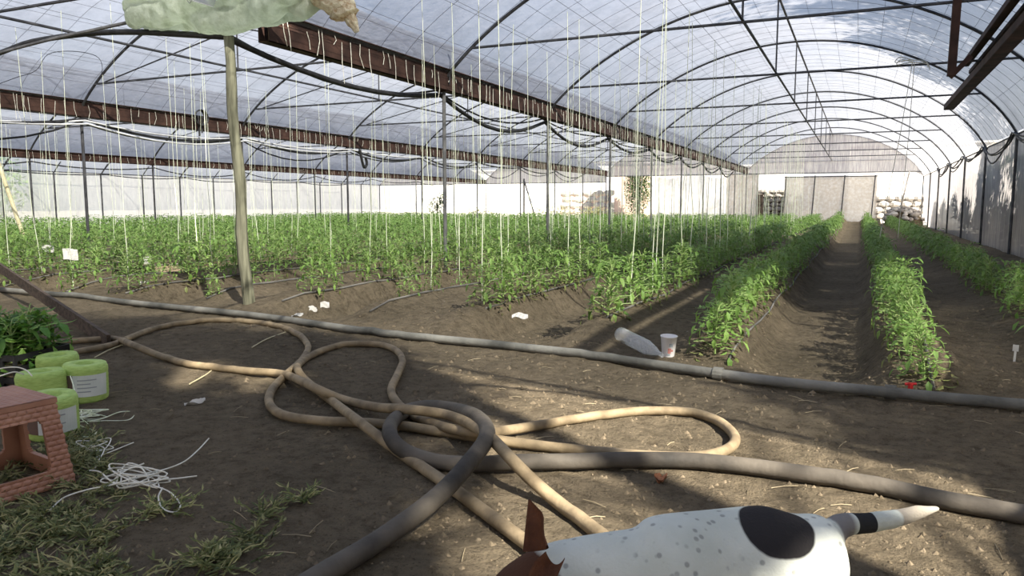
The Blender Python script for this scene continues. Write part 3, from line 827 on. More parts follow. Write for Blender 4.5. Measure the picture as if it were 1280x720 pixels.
# ------------------------------------------------------------------ foreground left
def stool():
    A = at_z(95, 603, 0); S = .42; Ht = .345; T = .34
    root = empty('rattan_stool', (A.x, A.y, 0), math.radians(-9))
    # local: corner at origin, extends to -x and -y
    def corner(ix, iy, z):
        f = z / Ht; ins = (S - T) / 2 * f
        x = -ins if ix else -S + ins; y = -ins if iy else -S + ins
        return Vector((x, y, z))
    def side_panel(c0, c1):
        """frame panel with a rounded opening between two bottom corners (index pairs)"""
        mb = MB(); nu, nv = 40, 40
        def P(u_, v_):
            a = corner(*c0, v_ * Ht).lerp(corner(*c1, v_ * Ht), u_); return a
        mid = (corner(*c0, 0) + corner(*c1, 0) + corner(*c0, Ht) + corner(*c1, Ht)) / 4
        nrm = (P(1, 0) - P(0, 0)).cross(P(0, 1) - P(0, 0)).normalized()
        cen = Vector((-S / 2, -S / 2, Ht / 2))
        if nrm.dot(mid - cen) < 0: nrm = -nrm
        def inside(u_, v_):   # in opening?
            x = (u_ - .5) / .315; y = (v_ - .5) / .30
            ax, ay = abs(x), abs(y)
            if ax > 1 or ay > 1: return False
            if ax > .78 and ay > .78: return (ax - .78) ** 2 + (ay - .78) ** 2 < .22 ** 2
            return True
        idx = {}
        def vid(i, j, s):
            key = (i, j, s)
            if key not in idx:
                u_, v_ = i / nu, j / nv
                # woven relief
                bx, by = u_ * 11, v_ * 17
                row_ = int(by); ph = (bx + (.5 if row_ % 2 else 0)) % 1; pv = by % 1
                rel = .0045 * max(0, math.sin(PI * ph)) ** .5 * max(0, math.sin(PI * pv)) ** .5
                p = P(u_, v_) + nrm * (rel if s == 0 else -.014)
                idx[key] = len(mb.v); mb.v.append(tuple(p))
            return idx[key]
        nu, nv = 66, 68
        keep = [[not inside((i + .5) / nu, (j + .5) / nv) for j in range(nv)] for i in range(nu)]
        for i in range(nu):
            for j in range(nv):
                if not keep[i][j]: continue
                mb.f.append((vid(i, j, 0), vid(i + 1, j, 0), vid(i + 1, j + 1, 0), vid(i, j + 1, 0)))
                mb.f.append((vid(i, j, 1), vid(i, j + 1, 1), vid(i + 1, j + 1, 1), vid(i + 1, j, 1)))
                for di, dj, e in ((-1, 0, ((i, j + 1), (i, j))), (1, 0, ((i + 1, j), (i + 1, j + 1))), (0, -1, ((i, j), (i + 1, j))), (0, 1, ((i + 1, j + 1), (i, j + 1)))):
                    a, b = i + di, j + dj
                    if 0 <= a < nu and 0 <= b < nv and keep[a][b]: continue
                    mb.f.append((vid(*e[0], 0), vid(*e[0], 1), vid(*e[1], 1), vid(*e[1], 0)))
        mb.m = [0] * len(mb.f)
        return mb
    for c0, c1 in (((1, 0), (1, 1)), ((1, 1), (0, 1)), ((0, 1), (0, 0)), ((0, 0), (1, 0))):
        side_panel(c0, c1).build('side_panel', M['terracotta'], root)
    mb = MB(); n = 44; ins = (S - T) / 2 - .006
    for j in range(n + 1):
        for i in range(n + 1):
            bx, by = i / 4, j / 4
            rel = .004 * abs(math.sin(PI * bx)) ** .5 * abs(math.sin(PI * by)) ** .5
            mb.v.append((-S + ins + (S - 2 * ins) * i / n, -S + ins + (S - 2 * ins) * j / n, Ht + .006 + rel))
    mb.f = [(j * (n + 1) + i, j * (n + 1) + i + 1, (j + 1) * (n + 1) + i + 1, (j + 1) * (n + 1) + i) for j in range(n) for i in range(n)]; mb.m = [0] * len(mb.f)
    mb.box((-S / 2, -S / 2, Ht - .006), (S - 2 * ins, S - 2 * ins, .02))
    mb.build('seat', M['terracotta'], root)
    tag(root, 'terracotta woven-pattern plastic stool with open sides at the left edge', 'stool')
stool()

def spools():
    def spool(px, py, r, h, tilt, label, band=True, turn=0.0, z0=0.0):
        b = at_z(px, py, z0)
        d = Vector((b.x, b.y, 0)).normalized()
        c = b + d * r
        o = empty('twine_spool', (c.x, c.y, z0), turn)
        o.rotation_euler = (tilt[0], tilt[1], turn)
        mb = MB()
        prof = [(.02, .004), (r * .93, .004), (r, .02)]
        for q in range(10): prof.append((r * (1 + .012 * (q % 2)), .02 + (h - .04) * (q + 1) / 11))
        prof += [(r, h - .02), (r * .93, h), (r * .42, h), (r * .36, h - .03), (.02, h - .03)]
        mb.lathe(prof, 36); mb.build('wound_twine', M['spool_green'], o, smooth=True)
        if band:
            facing = math.atan2(-c.y, -c.x) - turn
            mb = MB(); n = 14; a0, a1 = facing - .55, facing + 1.0
            vs = []; 
            for zz in (h * .22, h * .78):
                for i in range(n + 1):
                    a = a0 + (a1 - a0) * i / n; vs.append(((r + .006) * math.cos(a), (r + .006) * math.sin(a), zz))
            mb.add(vs, [(i, i + 1, n + 2 + i, n + 1 + i) for i in range(n)])
            a0d, a1d = facing - 1.3, facing - .55
            vs = []
            for zz in (h * .22, h * .78):
                for i in range(n + 1):
                    a = a0d + (a1d - a0d) * i / n; vs.append(((r + .006) * math.cos(a), (r + .006) * math.sin(a), zz))
            mb.add(vs, [(i, i + 1, n + 2 + i, n + 1 + i) for i in range(n)], 1)
            pm = MB()   # faint printed lines, illegible
            for q in range(4):
                z1 = h * (.34 + .1 * q); vs = []
                aa, ab = a0 + .2, a0 + (1.0 if q % 2 else .75)
                for zz in (z1, z1 + h * .03):
                    for i in range(n + 1):
                        a = aa + (ab - aa) * i / n; vs.append(((r + .0075) * math.cos(a), (r + .0075) * math.sin(a), zz))
                pm.add(vs, [(i, i + 1, n + 2 + i, n + 1 + i) for i in range(n)])
            band_o = mb.build('paper_band', [M['spool_label'], M['spool_dark']], o)
            pm.build('printed_lines', M['print_grey'], band_o)
        tag(o, label, 'twine spool', 'spools of lime green twine')
        return o
    spool(108, 506, .115, .215, (0.0, .03), 'lime green twine spool with pale paper label, rightmost of the four', turn=.2)
    spool(76, 488, .115, .2, (.05, 0), 'lime green twine spool at the back, behind the other three', band=False)
    spool(56, 515, .125, .2, (0, -.04), 'lime green twine spool between the back spool and the black tray', band=False)
    spool(68, 552, .11, .205, (.05, .06), 'lime green twine spool partly hidden behind the terracotta stool', turn=.1)
spools()

def tray_seedlings():
    c = at_z(10, 474, 0); root = empty('seedling_crate', (c.x, c.y, 0), math.radians(12))
    mb = MB(); W, D, Hh = .56, .42, .2
    mb.box((0, 0, .01), (W, D, .02))
    for s in (-1, 1):
        for zz in (.05, .12, .185): mb.box((0, s * D / 2, zz), (W, .015, .035)); mb.box((s * W / 2, 0, zz), (.015, D, .035))
        for q in range(7): mb.box((-W / 2 + W * q / 6, s * D / 2, .1), (.02, .016, .2))
        for q in range(5): mb.box((s * W / 2, -D / 2 + D * q / 4, .1), (.016, .02, .2))
    mb.build('crate_body', M['black'], root)
    sb = MB(); sb.box((0, 0, .08), (W - .03, D - .03, .12)); sb.build('potting_soil', M['clod'], root)
    tag(root, 'black slatted plastic crate holding seedlings behind the twine spools', 'crate')
    r2 = random.Random(71); names = []
    sm, fm = plant_meshes(300, .26, 13, .17, False, 1.15)
    pr = empty('tomato_seedling'); sm.build('stem', M['stem'], pr); fm.build('foliage', M['leaf_seed'], pr)
    first = True
    for iy in range(3):
        for ix in range(4):
            o = pr if first else copy_tree(pr); first = False
            lx, ly = -W / 2 + .09 + ix * .125 + r2.uniform(-.02, .02), -D / 2 + .08 + iy * .13 + r2.uniform(-.02, .02)
            a = math.radians(12)
            o.location = (c.x + lx * math.cos(a) - ly * math.sin(a), c.y + lx * math.sin(a) + ly * math.cos(a), .13)
            o.rotation_euler = (r2.uniform(-.15, .15), r2.uniform(-.15, .2), r2.uniform(0, 6))
            s = r2.uniform(.9, 1.3); o.scale = (s, s, s)
            tag(o, 'dense green tomato seedling growing in the black crate', 'seedling', 'seedlings in the black crate')
tray_seedlings()

def tangles():
    def tangle(cx, cyy, rad, nl, r, mat, label, seed, zmax=.06, tails=()):
        r2 = random.Random(seed); c = at_z(cx, cyy, .0); pts = []
        a = 0
        for i in range(nl):
            a += r2.uniform(1.2, 2.6); R = rad * r2.uniform(.3, 1)
            pts.append((c.x + R * math.cos(a) * 1.25 + r2.uniform(-.02, .02), c.y + R * math.sin(a) * .8, r2.uniform(.006, zmax)))
        mb = MB(); mb.tube(catmull(pts, 7), r, 5)
        for tl in tails:
            tp = [at_z(x, y, .008 + z) for x, y, z in tl]
            mb.tube(catmull(tp, 8), r, 5)
        tag(mb.build('twine_tangle', mat), label, 'twine')
    tangle(108, 524, .1, 26, .0028, M['twine'], 'pale green twine tangle spilling beside the twine spools', 4, .05,
           [[(95, 528, .02), (125, 524, .02), (150, 515, .01), (168, 516, 0), (160, 525, 0), (130, 526, 0), (112, 527, .02)],
            [(88, 470, .18), (93, 490, .15), (86, 508, .1), (98, 520, .04), (110, 530, .01)],
            [(95, 545, 0), (110, 546, .0), (120, 540, 0), (100, 532, .02)]])
    tangle(172, 604, .14, 30, .003, M['twine_white'], 'off white twine tangle on the ground between weeds and hoses', 5, .05,
           [[(180, 592, .01), (205, 587, .01), (230, 577, .01), (248, 562, .01), (261, 548, .01)],
            [(195, 600, .02), (222, 598, .01), (246, 595, 0)],
            [(190, 606, .02), (212, 615, .02), (225, 630, .01), (220, 640, 0), (204, 636, .01), (198, 622, .02), (203, 610, .03)],
            [(62, 638, .01), (80, 622, .01), (110, 612, .02), (140, 606, .03), (170, 596, .05)],
            [(112, 588, .02), (125, 590, .03), (140, 602, .03), (160, 606, .02)]])
    tangle(118, 562, .1, 14, .0026, M['twine_white'], 'thin pale twine strand lying among weeds beside the stool', 6, .04,
           [[(84, 562, .0), (110, 557, .02), (130, 560, .02), (122, 578, .01), (118, 588, 0)], [(120, 572, .01), (145, 562, .0), (167, 553, 0)]])
    tangle(16, 446, .07, 10, .003, M['twine_white'], 'pale twine loops lying on the black crate edge', 8, .03,
           [])
    # move the last one up on to the crate rim
    o = [q for q in bpy.data.objects if q.get('label') == 'pale twine loops lying on the black crate edge'][0]
    bpy.data.objects.remove(o)
    mb = MB()
    for s_ in ([(-20, 470, .22), (0, 461, .25), (20, 459, .26), (33, 463, .24), (40, 470, .22)], [(-20, 476, .2), (0, 470, .23), (18, 465, .24), (30, 468, .22)]):
        mb.tube(catmull([at_z(*q) for q in s_], 6), .0035, 5)
    tag(mb.build('twine_loop', M['twine_white']), 'pale twine loops arching over the front rim of the black crate', 'twine')
tangles()

def weeds():
    def clump(mb, x, y, r2, n, hgt, spread):
        for i in range(n):
            az = r2.uniform(0, 2 * PI); el = r2.uniform(-.05, .7)
            base = Vector((x + r2.gauss(0, spread), y + r2.gauss(0, spread), .003))
            ln = hgt * r2.uniform(.5, 1.2)
            d = Vector((math.cos(az) * math.cos(el), math.sin(az) * math.cos(el), math.sin(el)))
            mb.tube([base, base + d * ln * .6 + Vector((0, 0, .01)), base + d * ln + Vector((0, 0, -.02 * ln))], [.003, .0025, .0015], 3)
            for q in range(6):
                p = base + d * ln * (.2 + .15 * q)
                s = r2.choice((-1, 1)); a2 = az + s * r2.uniform(.4, 1.3)
                dd = Vector((math.cos(a2), math.sin(a2), r2.uniform(-.3, .5))).normalized()
                ss = dd.cross(Vector((0, 0, 1))).normalized()
                leaflet_lo(mb, p, dd, ss, r2.uniform(.018, .04), r2.uniform(.006, .013), .3, 0)
    r2 = random.Random(44); mb = MB()
    for i in range(170):
        px = r2.uniform(-30, 235); py = r2.uniform(575, 760)
        lim = 185 - (abs(py - 640)) * 1.3 if py < 690 else 120 + (py - 690) * 2.2
        if px > lim: continue
        p = at_z(px, py, 0); clump(mb, p.x, p.y, r2, 5, r2.uniform(.05, .12), .03)
    for i in range(45):
        p = at_z(r2.uniform(60, 135), r2.uniform(545, 590), 0); clump(mb, p.x, p.y, r2, 5, .08, .03)
    tag(mb.build('weeds', M['weed']), 'carpet of cut wilting weeds at the lower left', 'weeds', kind='stuff')
    for (px, py, n, sp_, lab) in ((378, 626, 16, .02, 'small wilted weed sprig on bare soil, farthest right of the sprigs'), (332, 646, 14, .02, 'small wilted weed sprig between the weed carpet and black hose'),
                                  (318, 672, 20, .025, 'curled wilted weed sprig lying just below the others'), (262, 704, 60, .045, 'larger green weed clump at the bottom edge'),
                                  (205, 640, 26, .03, 'weed sprig under the off white twine tangle')):
        mb = MB(); p = at_z(px, py, 0); clump(mb, p.x, p.y, random.Random(px), n, .11, sp_)
        tag(mb.build('weed_sprig', M['weed']), lab, 'weed')
weeds()

# ------------------------------------------------------------------ small things on the ground
def small():
    r2 = random.Random(17)
    # soil clods
    mb = MB()
    for i in range(4600):
        if i < 3500:
            px, py = r2.uniform(-20, 1300), 400 + 330 * r2.random() ** 1.3
        else:
            px, py = r2.uniform(300, 1300), r2.uniform(370, 520)
        p = at_z(px, py, 0)
        s = r2.choice((.004, .006, .007, .009, .013)) * (1.0 if i < 3500 else 1.6)
        g = ground_z(p.x, p.y)
        vs = [Vector((math.cos(a) * s * r2.uniform(.7, 1.3), math.sin(a) * s * r2.uniform(.7, 1.3), 0)) for a in (0, 1.3, 2.5, 3.8, 5)]
        top = Vector((r2.uniform(-.3, .3) * s, r2.uniform(-.3, .3) * s, s * r2.uniform(.7, 1.2)))
        o_ = Vector((p.x, p.y, g - .002))
        mb.add([tuple(v + o_) for v in vs] + [tuple(top + o_)], [(j, (j + 1) % 5, 5) for j in range(5)])
    tag(mb.build('soil_clods', M['clod']), 'loose crumbs of soil scattered over the bare ground', 'soil', kind='stuff')
    # straw / dry stalk litter
    mb = MB()
    for i in range(130):
        px, py = r2.uniform(0, 1290), r2.uniform(395, 520) if r2.random() < .6 else r2.uniform(520, 700)
        p = at_z(px, py, 0); a = r2.uniform(0, PI); l_ = r2.uniform(.02, .07); g = ground_z(p.x, p.y) + .004
        d = Vector((math.cos(a), math.sin(a), 0)) * l_
        q = Vector((p.x, p.y, g)); mb.tube([q - d, q + Vector((0, 0, .004)), q + d], .0016, 3)
    tag(mb.build('straw_litter', M['straw']), 'bits of dry straw scattered over the soil', 'straw', kind='stuff')
    # cup
    b = at_z(835, 446, ground_z(-1.22, 5.43)); d = Vector((b.x, b.y, 0)).normalized(); c = b + d * .05
    root = empty('plastic_cup', (c.x, c.y, b.z - .01)); root.rotation_euler = (.05, .04, 0)
    mb = MB(); mb.lathe([(.001, .003), (.042, .003), (.045, .01), (.058, .15), (.062, .152), (.062, .158), (.056, .158), (.043, .012), (.001, .012)], 28); mb.build('cup_wall', M['cup'], root, smooth=True)
    f0 = math.atan2(-c.y, -c.x)
    mb = MB()
    for (da, z0_, z1_, w_, mi) in ((.15, .035, .075, .45, 0), (.35, .085, .11, .5, 1), (.0, .02, .035, .6, 1), (.55, .05, .065, .3, 0)):
        vs = []
        for zz in (z0_, z1_):
            for i in range(7):
                a = f0 + da - w_ / 2 + w_ * i / 6; r_ = .0455 + (.058 - .045) * (zz - .01) / .14 + .001
                vs.append((r_ * math.cos(a), r_ * math.sin(a), zz))
        mb.add(vs, [(i, i + 1, 8 + i, 7 + i) for i in range(6)], mi)
    mb.build('printed_mark', [M['print_red'], M['print_grey']], root)
    tag(root, 'white plastic cup with worn print beside the supply pipe', 'cup')
    # bottle
    a = at_z(775, 417, .09); bb = at_z(826, 443, .06)
    d = bb - a; rot = d.to_track_quat('Z', 'Y').to_matrix(); ln = d.length
    root = empty('plastic_bottle', a)
    mb = MB(); R = .055
    prof = [(.005, 0), (R * .8, 0), (R, .02), (R, ln * .2), (R * .95, ln * .22), (R, ln * .24), (R, ln * .55), (R * .95, ln * .57), (R, ln * .59), (R * .98, ln * .68), (R * .6, ln * .85), (.016, ln * .95), (.015, ln)]
    mb.lathe(prof, 24, axis=rot); mb.build('bottle_body', M['clear'], root, smooth=True)
    mb = MB(); mb.lathe([(.001, ln), (.018, ln), (.018, ln + .02), (.001, ln + .02)], 14, axis=rot); mb.build('bottle_neck_ring', M['clear'], root)
    tag(root, 'empty clear plastic bottle lying beside the white cup', 'bottle')
    # labels on stakes and papers
    def stake_label(px, py, w, h, st, lab):
        p = at_z(px, py, .0); g = ground_z(p.x, p.y); p = at_z(px, py, g)
        root = empty('plant_label', p); a = math.atan2(p.x, -p.y) * -1 + r2.uniform(-.4, .4)
        root.rotation_euler = (r2.uniform(-.2, .1), r2.uniform(-.15, .15), math.atan2(p.y, p.x) - PI / 2 + r2.uniform(-.3, .3))
        mb = MB(); mb.box((0, 0, st / 2 - .02), (.014, .004, st + .04)); mb.build('stake', M['paper'], root)
        mb = MB(); mb.box((0, -.002, st + h / 2), (w, .004, h)); mb.build('card', M['paper'], root)
        tag(root, lab, 'plant label', 'white plant labels in the beds')
    stake_label(181, 360, .12, .04, .05, 'small white plant label low on the soil before the left rows')
    stake_label(610, 414, .07, .045, .03, 'small white plant label stuck in soil before the third row')
    stake_label(1268, 450, .035, .045, .06, 'small white T-shaped plant label at the right edge')
    stake_label(189, 348, .14, .12, .25, 'square cream card on a thin stake among the left plants')
    def paper(px, py, z, w, h, tilt, lab):
        p = at_z(px, py, z); mb = MB(); n = 5
        rot = Matrix.Rotation(math.atan2(p.y, p.x) - PI / 2, 3, 'Z') @ Matrix.Rotation(tilt, 3, 'X') @ Matrix.Rotation(r2.uniform(-.5, .5), 3, 'Y')
        for sgn in (0, .004):
            for j in range(n + 1):
                for i in range(n + 1):
                    v = Vector(((i / n - .5) * w, (j / n - .5) * h, sgn + .012 * math.sin(i * 1.3 + j)))
                    mb.v.append(tuple(rot @ v + p))
        q = (n + 1) ** 2
        for j in range(n):
            for i in range(n):
                k_ = j * (n + 1) + i
                mb.f.append((k_, k_ + 1, k_ + n + 2, k_ + n + 1)); mb.f.append((q + k_, q + k_ + n + 1, q + k_ + n + 2, q + k_ + 1))
        mb.m = [0] * len(mb.f)
        tag(mb.build('paper_scrap', M['paper']), lab, 'paper')
    paper(88, 318, .4, .19, .17, 1.1, 'white paper scrap propped among the plants at the far left')
    paper(60, 311, .42, .16, .13, .9, 'crumpled white paper scrap left of the larger one')
    paper(406, 381, .07, .09, .07, .9, 'small crumpled white scrap, right one of two beside the wooden pole')
    paper(391, 386, .06, .08, .06, .8, 'small crumpled white scrap, left one of two beside the wooden pole')
    paper(372, 394, .05, .11, .06, .1, 'flat grey scrap nearest the wooden pole on dark soil')
    paper(650, 395, .14, .14, .1, .25, 'flat pale paper scrap under the bushes of the third row')
    paper(244, 503, .012, .11, .035, 0, 'pale chip lying alone on bare ground left of the hoses')
    # red clip
    p = at_z(1138, 485, .045)
    mb = MB(); mb.tube([p + Vector((0, 0, -.05)), p + Vector((0, 0, .03))], [.016, .013], 8); mb.tube([p + Vector((-.03, 0, .02)), p + Vector((.03, .01, .025))], .008, 6)
    tag(mb.build('pipe_tap', M['red']), 'small red tap on the soil at the near end of a row', 'tap')
    # curled dry leaf
    p = at_z(826, 600, .012); mb = MB(); n = 8
    for sg in (0, .003):
        for j in range(n + 1):
            for i in range(n + 1):
                u_, v_ = i / n - .5, j / n - .5
                w = math.sqrt(max(0, 1 - (2 * v_) ** 2)) * (.9 + .2 * math.sin(j * 2.5))
                mb.v.append((p.x + u_ * .05 * w, p.y + v_ * .07, .012 + sg + .02 * (2 * u_) ** 2 * w + .008 * math.sin(i + j * 2)))
    q = (n + 1) ** 2
    for j in range(n):
        for i in range(n):
            k_ = j * (n + 1) + i; mb.f.append((k_, k_ + 1, k_ + n + 2, k_ + n + 1)); mb.f.append((q + k_, q + k_ + n + 1, q + k_ + n + 2, q + k_ + 1))
    mb.m = [0] * len(mb.f); tag(mb.build('dry_leaf', M['leaf_dry'], smooth=True), 'curled dry orange leaf on the ground near the dog', 'leaf')
    # thin dry stalks
    for pts, lab in (([(315, 434), (333, 424), (358, 415)], 'thin dry stalk on the ground inside the near tan hose loop'), ([(118, 447), (135, 438), (153, 431)], 'pale dry stalk at the foot of the leaning plank'), ([(237, 480), (258, 468), (270, 458)], 'thin dry stalk beside the tan hose')):
        mb = MB(); mb.tube(catmull([at_z(x, y, .012) for x, y in pts], 4), .005, 5); tag(mb.build('dry_stalk', M['wood_pale']), lab, 'stalk')
small()

# ------------------------------------------------------------------ far end and the outside
def rock(mb, c, s, r2, mi=0):
    vs = []; fs = []
    n, m_ = 7, 5
    ph = r2.uniform(0, 9)
    for j in range(m_ + 1):
        th = PI * j / m_
        for i in range(n):
            a = 2 * PI * i / n
            d = Vector((math.sin(th) * math.cos(a), math.sin(th) * math.sin(a), math.cos(th)))
            k = 1 + .35 * noise.noise(d * 1.3 + Vector((ph, 0, 0)))
            vs.append((c[0] + d.x * s[0] * k, c[1] + d.y * s[1] * k, c[2] + d.z * s[2] * k))
    fs = [(j * n + i, (j + 1) * n + i, (j + 1) * n + (i + 1) % n, j * n + (i + 1) % n) for j in range(m_) for i in range(n)]
    mb.add(vs, fs, mi)

def bushy(name, loc, crown, n, size, lab, seed, trunk=None, cat='bush', mat='leaf_tree', group=None):
    """crown: list of (dx,dy,dz,rx,ry,rz)"""
    r2 = random.Random(seed); root = empty(name, loc); mb = MB()
    tot = sum(c[3] * c[4] * c[5] for c in crown)
    for c in crown:
        for i in range(int(n * c[3] * c[4] * c[5] / tot)):
            d = Vector((r2.gauss(0, 1), r2.gauss(0, 1), r2.gauss(0, 1))).normalized() * (r2.random() ** .4)
            p = Vector((c[0] + d.x * c[3], c[1] + d.y * c[4], c[2] + d.z * c[5]))
            dd = Vector((r2.uniform(-1, 1), r2.uniform(-1, 1), r2.uniform(-.8, .4))).normalized()
            ss = dd.cross(Vector((r2.uniform(-.4, .4), r2.uniform(-.4, .4), 1))).normalized()
            leaflet_lo(mb, p, dd, ss, size * r2.uniform(.7, 1.4), size * .5, .25, 0)
    mb.build('foliage', M[mat], root)
    tb = MB(); th = trunk or (.08, crown[0][2])
    tb.tube([(0, 0, -.1), (.05, .02, th[1] * .5), (0, 0, th[1])], [th[0], th[0] * .8, th[0] * .5], 8)
    for c in crown: tb.tube([(0, 0, th[1] * .55), (c[0] * .6, c[1] * .6, (th[1] * .55 + c[2]) / 2 + .1), (c[0], c[1], c[2])], [th[0] * .5, th[0] * .35, th[0] * .15], 6)
    tb.build('trunk', M['bark'], root)
    tag(root, lab, cat, group)

def far_end():
    Y = YF
    def xs(px, py=240): return at_y(px, py, Y).x
    # gable film of every span
    for k, (x0, x1, z0, z1, za) in enumerate(SPANS):
        mb = MB(); n = 20; zb = 2.86 if k < 2 else 2.5
        for i in range(n + 1):
            x = x0 + (x1 - x0) * i / n; mb.v += [(x, Y, min(zb, arch_z(k, x))), (x, Y, arch_z(k, x) + .05)]
        mb.f = [(2 * i, 2 * i + 2, 2 * i + 3, 2 * i + 1) for i in range(n)]; mb.m = [0] * n
        tag(mb.build('wall_far', M['film_wall']), 'film gable closing the far end of the %s roof span' % SPAN_NAME[k], kind='structure')
        mb = MB(); mb.tube([(x0, Y - .03, zb), (x1, Y - .03, zb)], .03, 6)
        tag(mb.build('end_rail', M['steel_grey']), 'horizontal rail across the far end of the %s span' % SPAN_NAME[k], 'rail')
    # big beige panel
    xa, xb = xs(980), xs(1096)
    root = empty('end_screen', ((xa + xb) / 2, Y + .1, 0)); c = (xa + xb) / 2
    mb = MB(); n = 24
    for j in range(5):
        for i in range(n + 1):
            x = xa + (xb - xa) * i / n - c
            lean = -.25 * j / 4 * 0
            mb.v.append((x + lean, .03 * noise.noise(Vector((x * 1.5, j, 0))), -.1 + 2.75 * j / 4))
    mb.f = [(j * (n + 1) + i, j * (n + 1) + i + 1, (j + 1) * (n + 1) + i + 1, (j + 1) * (n + 1) + i) for j in range(4) for i in range(n)]; mb.m = [0] * len(mb.f)
    mb.build('film_sheet', M['film_panel'], root, smooth=True)
    for px in (981, 1017, 1054, 1092):
        x = xs(px) - c; mb = MB(); mb.tube([(x - .08, -.06, -.1), (x + .05, -.06, 2.72)], .032, 6); mb.build('upright', M['steel'], root)
    mb = MB(); mb.tube([(xa - c, -.06, 2.66), (xb - c, -.06, 2.66)], .03, 6); mb.build('top_rail', M['steel'], root)
    tag(root, 'beige film panel on uprights closing the end of the path', 'panel')
    # leaning post at the right of the opening
    mb = MB(); a = at_y(1122, 275, Y); b = at_y(1137, 214, Y); mb.box((a + b) / 2, (.22, .08, (b - a).length), rot=(b - a).to_track_quat('Z', 'Y').to_matrix())
    tag(mb.build('leaning_board', M['stone']), 'pale board leaning in the far opening right of the panel', 'board')
    # bulging white film
    xa, xb = xs(820), xs(906)
    mb = MB(); n = 24
    for j in range(9):
        v = j / 8
        for i in range(n + 1):
            u_ = i / n; x = xa + (xb - xa) * u_
            mb.v.append((x, Y + .2 + .5 * math.sin(PI * u_) * math.sin(PI * v) + .06 * noise.noise(Vector((x * 1.2, v * 3, 2))), .0 + 2.8 * v - .12 * math.sin(u_ * 9) * (v > .9)))
    mb.f = [(j * (n + 1) + i, j * (n + 1) + i + 1, (j + 1) * (n + 1) + i + 1, (j + 1) * (n + 1) + i) for j in range(8) for i in range(n)]; mb.m = [0] * len(mb.f)
    tag(mb.build('film_sheet', M['film_white'], smooth=True), 'white plastic sheet bulging across the far end behind the posts', 'plastic film')
    xa, xb = xs(907), xs(948)
    mb = MB()
    for j in range(7):
        for i in range(13): mb.v.append((xa + (xb - xa) * i / 12, Y + .15 + .08 * math.sin(i * 1.9), -.05 + 2.9 * j / 6))
    mb.f = [(j * 13 + i, j * 13 + i + 1, (j + 1) * 13 + i + 1, (j + 1) * 13 + i) for j in range(6) for i in range(12)]; mb.m = [0] * len(mb.f)
    tag(mb.build('film_sheet', M['film_panel'], smooth=True), 'folded beige plastic curtain beside the right gutter at the far end', 'plastic film')
    mb = MB(); p = xs(951); mb.box((p, Y + .05, .75), (.26, .2, 1.9)); tag(mb.build('end_post', M['wood_dark']), 'short dark wooden post at the far end of the right gutter', 'post')
    # slanted twin posts in the open end
    mb = MB(); a = xs(655); mb.tube([(a, Y, 0), (a, Y, 2.8)], .06, 6); mb.tube([(a + .9, Y, 0), (a, Y, 2.7)], .05, 6)
    tag(mb.build('braced_post', M['steel']), 'dark post with a slanting brace in the open far end', 'post')
    # end of the left wall: dark bundle
    # outside: stone walls, plaster walls, rubble, trees
    def stone_wall(name, pa, pb, Yw, h, lab, mats, seed, cs=(.34, .22)):
        r2 = random.Random(seed); x0, x1 = at_y(pa, 240, Yw).x, at_y(pb, 240, Yw).x
        mb = MB(); mb.box(((x0 + x1) / 2, Yw + .3, h / 2 - .1), (x1 - x0, .4, h), 1)
        z = -.05; rw = 0
        while z < h - .1:
            x = x0 + (rw % 2) * .15
            while x < x1:
                w = cs[0] * r2.uniform(.7, 1.4); rock(mb, (x + w / 2, Yw + .1, z + cs[1] / 2), (w * .52, .14, cs[1] * .52), r2); x += w
            z += cs[1]; rw += 1
        tag(mb.build(name, mats), lab, 'stone wall')
    stone_wall('stone_wall', 1094, 1160, Y + 2.2, 1.65, 'pale dry stone wall seen right of the beige panel', [M['stone'], M['stone_dark']], 2, (.46, .34))
    stone_wall('stone_wall', 944, 982, Y + 2.2, 1.9, 'grey stone wall seen left of the beige panel', [M['stone_dark'], M['wood_dark']], 3, (.42, .26))
    stone_wall('stone_wall', 700, 762, Y + 9, 2.2, 'low pinkish stone wall outside the open far end', [M['stone'], M['plaster_pink']], 4, (.8, .45))
    # plaster blocks outside; the white ones at the open end stand in for glare
    def add_block(pa, pb, Yw, h, mat, lab):
        x0, x1 = at_y(pa, 240, Yw).x, at_y(pb, 240, Yw).x; c = (x0 + x1) / 2
        root = empty('outside_block', (c, Yw, 0)); mb = MB(); mb.box((0, 1.5, h / 2 - .1), (x1 - x0, 3, h)); mb.build('block_walls', mat, root)
        mb = MB(); mb.box((0, 1.5, h - .05), (x1 - x0 + .3, 3.3, .12)); mb.build('roof_slab', M['plaster'], root)
        tag(root, lab, 'building')
    add_block(520, 700, Y + 22, 4.5, M['plaster'], 'white block standing in for the glare beyond the open far end')
    add_block(690, 800, Y + 14, 4.6, M['plaster'], 'white block standing in for glare behind the pinkish stone wall')
    add_block(768, 800, Y + 7, 4.2, M['plaster_pink'], 'pinkish wall beside the dark tree outside')
    add_block(800, 1000, Y + 12, 4.0, M['plaster'], 'white building behind the bulging plastic sheet')
    add_block(1060, 1260, Y + 9, 5.0, M['plaster'], 'white building behind the pale dry stone wall')
    # rubble heap
    r2 = random.Random(9)
    mp = at_y(1129, 262, Y - 1.3); MR = (.95, .8, .95)
    mb = MB(); rock(mb, (mp.x, mp.y, .0), MR, random.Random(1))
    tag(mb.build('rubble_mound', M['clod']), 'earth mound under the rubble stones at the far right corner', 'mound')
